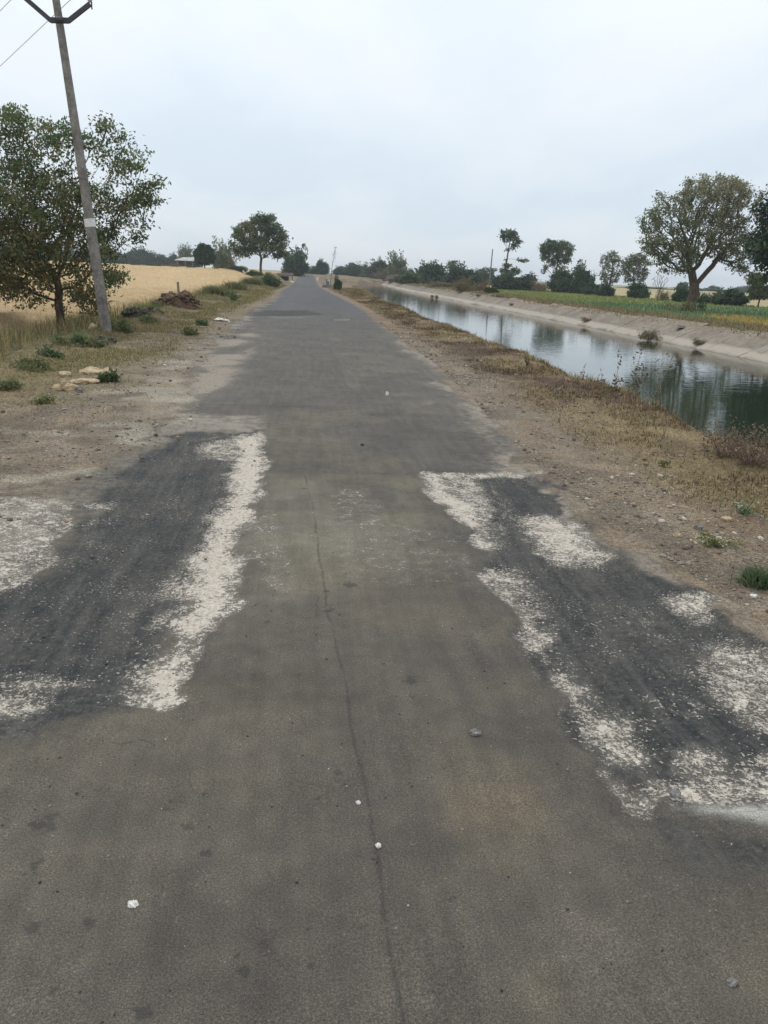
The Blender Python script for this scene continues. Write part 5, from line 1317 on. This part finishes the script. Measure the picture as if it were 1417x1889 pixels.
xs0 = float(at(1030, 692, 10.9)[0]); 
o = solid('broken_stick', [tube([(0, 0, -.05), (.03, 0, .05), (.09, 0, .12)], [.02, .018, .012], 6), tube([(.02, 0, .04), (-.02, 0, .08)], [.012, .006], 5)], M_wood); o.location = (xs0, 10.9, hz(xs0, 10.9)); tag(o, 'short dark broken stick poking up at the canal lip', 'stick')
# dry thicket at the lower right of the canal
for i, (px, py, tp, Yd, lb) in enumerate([(1345, 815, 775, 6.9, 'left part of the reddish dry thicket at the canal lip near the right edge'), (1395, 838, 772, 6.5, 'larger reddish dry thicket at the canal lip by the right edge'), (1440, 850, 790, 6.3, 'dry thicket on the canal slope cut by the right edge')]):
    x_ = float(at(px, py, Yd)[0]); z_ = hz(x_, Yd); rs = np.random.default_rng(90+i); root = empty('dry_thicket', (x_, Yd, z_)); tag(root, lb, 'bush', 'dry thicket on the canal slope')
    h = max(.25, at(px, tp, Yd)[2]-z_); parts = []; tips = []
    for b_ in range(46):
        a = rs.uniform(0, 6.28); q = np.array([math.cos(a)*rs.uniform(0, .35), math.sin(a)*rs.uniform(0, .35), h*rs.uniform(.3, .8)]); p = q*np.array([.3, .3, 0]); md_ = (p+q)/2+rs.normal(0, .04, 3)
        parts.append(tube([p, md_, q], [.004, .003, .0015], 4)); tips += [q, md_]
    solid('twig', parts, mottled('dry_twigs', (0.16, 0.11, 0.09), (0.30, 0.22, 0.18), 6) if i == 0 else bpy.data.materials['dry_twigs'], root)['kind'] = 'stuff'
    V, F, cc = leaf_cloud(np.array(tips), 6, .05, .035, .014, [(0.13, 0.085, 0.06), (0.22, 0.17, 0.12), (.14, .125, .08)], [2, 2, 1], rs, 0, None, 1); mesh_np('dry_leaves', V, F, ML, cc, parent=root, smooth=False)
# dry bushes growing on the concrete lining
def lining_bush(px, py, w_px, h_px, Y_, lb):
    o = copy_tree(SH[('brown', int(px) % 3)]); o.name = 'dry_shrub'
    if 'group' in o: del o['group']
    x_ = float(at(px, py, Y_)[0]); k_ = m_per_px(px, py, Y_); s_ = w_px*k_/3.0; o.location = (x_, Y_, max(hz(x_, Y_), WATER)+.02); o.scale = (s_, s_*.9, h_px*k_/2.0); o.rotation_euler = (0, 0, px)
    tag(o, lb, 'bush')
def Yat(px, py, z): return float(hit(px, py, z)[1])
for px, py, w_px, h_px, zz, lb in [(1202, 613, 50, 20, -.35, 'sprawling dry brown bush on the concrete slope below the great tree'), (1291, 627, 26, 13, -.4, 'small dry tuft on the concrete slope right of the sprawling bush'),
        (797, 548, 9, 6, -.6, 'small dark tuft at the waterline, left of a pair'), (806, 551, 10, 8, -.65, 'small dark tuft at the waterline, right of a pair'), (883, 551, 12, 5, -.3, 'little dry tuft in a joint of the far concrete slope'),
        (1083, 588, 24, 8, -.35, 'low dry tuft in a joint of the concrete slope left of the sprawling bush'), (944, 567, 12, 5, -.5, 'faint dry tuft low on the far concrete slope'), (920, 558, 14, 5, -.4, 'thin dry tuft beside a pale slab of the far concrete slope'), (1200, 647, 0, 0, 0, '')]:
    if w_px: lining_bush(px, py, w_px, h_px, Yat(px, py, zz), lb)
weed('weed', 1262, 582, 60, 13, 'scrubby green weeds round the foot of the great forked tree', [OLIVE, (0.09, 0.13, 0.06), STRAW2], [2, 2, 1], 420, Yd=50, seed=31, bw=.05)
weed('weed', 1292, 577, 10, 14, 'upright dark weed just right of the great forked tree', [(0.05, 0.08, 0.04)], [1], 90, Yd=51, seed=32, bw=.06)
# remains of white rubble on the slope
rock('rubble', 1262, 616, 34, 3, M_conc, 'streak of white broken concrete on the slope below the great tree', 'rubble', seed=51, Yd=Yat(1262, 618, -.45), rough_=.5)

# ------------------------------------------------------------------ far small structures
def local(px, base_py, Yd): x_, y_, z_ = place(px, base_py, Yd); return x_, y_, z_
# tin-roofed shed left
Yd = 215; k_ = m_per_px(345, 480, Yd); x_, y_, z_ = local(351, 486, Yd); s_ = empty('farm_shed', (x_, y_, z_)); tag(s_, 'open farm shed with a pale tin roof beyond the wheat, left of the umbrella-shaped tree', 'shed')
w_ = 42*k_; hh = 2.0
solid('wall', [box_v(0, 2.5, hh/2, w_, .2, hh), box_v(-w_/2+.1, 0, hh/2, .2, 4.8, hh), box_v(w_/2-.1, 0, hh/2, .2, 4.8, hh)], M_dark, s_)
for q in (-.48, -.16, .16, .48): solid('post', [box_v(q*w_, -2.4, hh/2, .16, .16, hh)], M_wood, s_)
V = [(-w_*.62, -3.0, hh-.1), (w_*.58, -3.0, hh-.15), (w_*.35, 0, hh+.75), (-w_*.3, 0, hh+.70), (-w_*.62, 3.0, hh-.1), (w_*.58, 3.0, hh-.1)]; V2 = [(a, b_, c_+.1) for a, b_, c_ in V]
solid('roof', [(V+V2, [(0,1,2,3), (3,2,5,4), (6,9,8,7), (9,10,11,8), (0,6,7,1), (4,5,11,10), (0,3,9,6), (3,4,10,9), (1,7,8,2), (2,8,11,5)])], M_tin, s_)
# house with faded roof
Yd = 170; k_ = m_per_px(412, 480, Yd); x_, y_, z_ = local(412, 490, Yd); s_ = empty('farm_house', (x_, y_, z_)); tag(s_, 'small mud-walled house with a faded pinkish roof, right of the umbrella-shaped tree', 'house')
w_ = 30*k_; hh = 1.7
solid('wall', [box_v(0, 0, hh/2, w_, 4, hh)], M_mud, s_); solid('door', [box_v(-w_*.25, -2.02, .7, .8, .08, 1.4)], M_dark, s_)
V = [(-w_*.58, -2.5, hh-.1), (w_*.55, -2.5, hh-.1), (w_*.5, 0, hh+.75), (-w_*.5, 0, hh+.7), (-w_*.58, 2.5, hh-.1), (w_*.55, 2.5, hh-.1)]; V2 = [(a, b_, c_+.1) for a, b_, c_ in V]
solid('roof', [(V+V2, [(0,1,2,3), (3,2,5,4), (6,9,8,7), (9,10,11,8), (0,6,7,1), (4,5,11,10), (0,3,9,6), (3,4,10,9), (1,7,8,2), (2,8,11,5)])], M_pink, s_)
# roadside hut under the dark tree
Yd = 118; k_ = m_per_px(525, 495, Yd); x_, y_, z_ = local(526, 500, Yd); s_ = empty('roadside_hut', (x_, y_, z_)); tag(s_, 'low roadside hut with a sagging grey roof under the dark tree at the road end', 'hut')
w_ = 30*k_; hh = .75
for a, b_ in ((-.45, -.8), (.45, -.8), (-.45, .8), (.45, .8)): solid('post', [box_v(a*w_, b_, hh/2, .1, .1, hh)], M_wood, s_)
V = [(-w_*.55, -1.1, hh-.1), (w_*.55, -1.1, hh-.02), (w_*.5, 0, hh+.35), (-w_*.45, 0, hh+.2), (-w_*.55, 1.1, hh-.1), (w_*.55, 1.1, hh)]; V2 = [(a, b_, c_+.07) for a, b_, c_ in V]
solid('roof', [(V+V2, [(0,1,2,3), (3,2,5,4), (6,9,8,7), (9,10,11,8), (0,6,7,1), (4,5,11,10), (0,3,9,6), (3,4,10,9), (1,7,8,2), (2,8,11,5)])], M_thatch, s_)
solid('wall', [box_v(-w_*.1, .7, hh/2-.05, w_*.65, .1, hh-.15)], M_dark, s_)
rock('white_bundle', 539, 494, 6, 5, M_white, 'white bundle at the right end of the roadside hut', 'bundle', seed=61, Yd=116)
rock('white_bundle', 439, 492, 5, 5, M_white, 'white bundle before the broad tree, the left of two', 'bundle', seed=62, Yd=112)
rock('white_bundle', 449, 494, 5, 5, M_white, 'white bundle before the broad tree, the right of two', 'bundle', seed=63, Yd=111)
# thatched hut on the far bank
Yd = 165; k_ = m_per_px(720, 512, Yd); x_, y_, z_ = local(722, 519, Yd); s_ = empty('thatched_hut', (x_, y_, z_)); tag(s_, 'dark thatched hut on the far bank left of the bright green bush', 'hut')
w_ = 26*k_; hh = .9
solid('wall', [box_v(.1*w_, 0, hh/2, w_*.6, 2, hh)], M_mud, s_)
V = [(-w_*.6, -1.5, hh*.35), (w_*.55, -1.5, hh*.95), (w_*.5, 0, hh+.75), (-w_*.3, 0, hh+.45), (-w_*.6, 1.5, hh*.35), (w_*.55, 1.5, hh*.95)]; V2 = [(a, b_, c_+.22) for a, b_, c_ in V]
solid('roof', [(V+V2, [(0,1,2,3), (3,2,5,4), (6,9,8,7), (9,10,11,8), (0,6,7,1), (4,5,11,10), (0,3,9,6), (3,4,10,9), (1,7,8,2), (2,8,11,5)])], M_thatch, s_)
# far slender pole across the canal
x_, y_, z_ = local(903, 519, 150); h = at(906, 459, 150)[2]-z_
o = solid('utility_pole', [tube([(0, 0, -.3), (.15, 0, h)], [.16, .10], 8)], M_conc); o.location = (x_, y_, z_); tag(o, 'far slender pale pole left of the tall lopped tree', 'utility pole')
# leaning thin pole at the road end
Yd = 98; k_ = m_per_px(610, 500, Yd); x_, y_, z_ = local(610, 515, Yd); root = empty('leaning_sapling', (x_, y_, z_)); tag(root, 'thin leaning bare sapling with a feathery tip right of the road end', 'sapling')
h = at(617, 457, Yd)[2]-z_
pts = [np.array([k_*(s_*7.5 - 1.5*math.sin(s_*3.1)), 0, h*s_]) for s_ in np.linspace(0, 1, 9)]
solid('trunk', [tube(pts, [.06, .055, .05, .045, .035, .03, .02, .015, .01], 6)], M_wood, root)
V, F, cc = leaf_cloud(np.array(pts[6:]+[(pts[6]+pts[7])/2, (pts[7]+pts[8])/2]), 14, .10, .22, .05, [TGRY, (0.2, 0.19, 0.17)], [1, 1], np.random.default_rng(4), 0, None, 2.2); mesh_np('crown', V, F, ML, cc, parent=root, smooth=False)
# marker stone, sign, parapet
x_, y_, z_ = local(586, 508, 140); o = solid('marker_stone', [box_v(0, 0, .25, .35, .25, .6, .85, .85)], M_white, None, .04); o.location = (x_, y_, z_); tag(o, 'small white marker stone at the right edge of the far road', 'marker stone')
x_, y_, z_ = local(606, 512, 104); root = empty('round_sign', (x_, y_, z_)); tag(root, 'round white sign on a teal board behind the leaning sapling', 'sign')
solid('post', [box_v(0, 0, .35, .08, .08, .7)], M_wood, root); solid('board', [box_v(-.12, .08, .55, .42, .05, .75)], M_teal, root)
V, F = tube([(0, -.04, .75), (0, 0.0, .75)], .14, 14); solid('disc', [(V, F)], M_white, root)
x_, y_, z_ = local(608, 515, 92); o = solid('parapet', [box_v(0, 0, .1, 27*m_per_px(608, 515, 92), .35, .42)], M_conc, None, .03); o.location = (x_, y_, z_); tag(o, 'low pale culvert parapet on the right verge by the leaning sapling', 'parapet')
# wooden stake by the wheat
x_, y_, z_ = local(329, 548, 33); h = at(329, 520, 33)[2]-z_
o = solid('wooden_stake', [tube([(0, 0, -.2), (.02, 0, h*.5), (.0, 0, h)], [.06, .055, .05], 6)], M_wood); o.location = (x_, y_, z_); tag(o, 'short grey stake standing in the wheat behind the large soil heap', 'stake')

for ky, q_ in SH.items():
    if 'label' not in q_:
        for ch_ in list(q_.children): bpy.data.objects.remove(ch_)
        bpy.data.objects.remove(q_)

# ------------------------------------------------------------------ haze
m = bpy.data.materials.new('haze_air'); m.use_nodes = True; t = m.node_tree; t.nodes.clear()
o_ = N(t, 'ShaderNodeOutputMaterial'); v = N(t, 'ShaderNodeVolumePrincipled'); v.inputs['Color'].default_value = (0.90, 0.95, 1.0, 1); v.inputs['Density'].default_value = 0.0005
v.inputs['Anisotropy'].default_value = 0.2
t.links.new(v.outputs[0], o_.inputs['Volume'])
v_, f_ = box_v(0, 790, 9.0, 2900, 1780, 22.4)
hb = solid('haze', [([(a, b_, c_) for a, b_, c_ in v_], f_)], m); tag(hb, kind='stuff')
print('done')
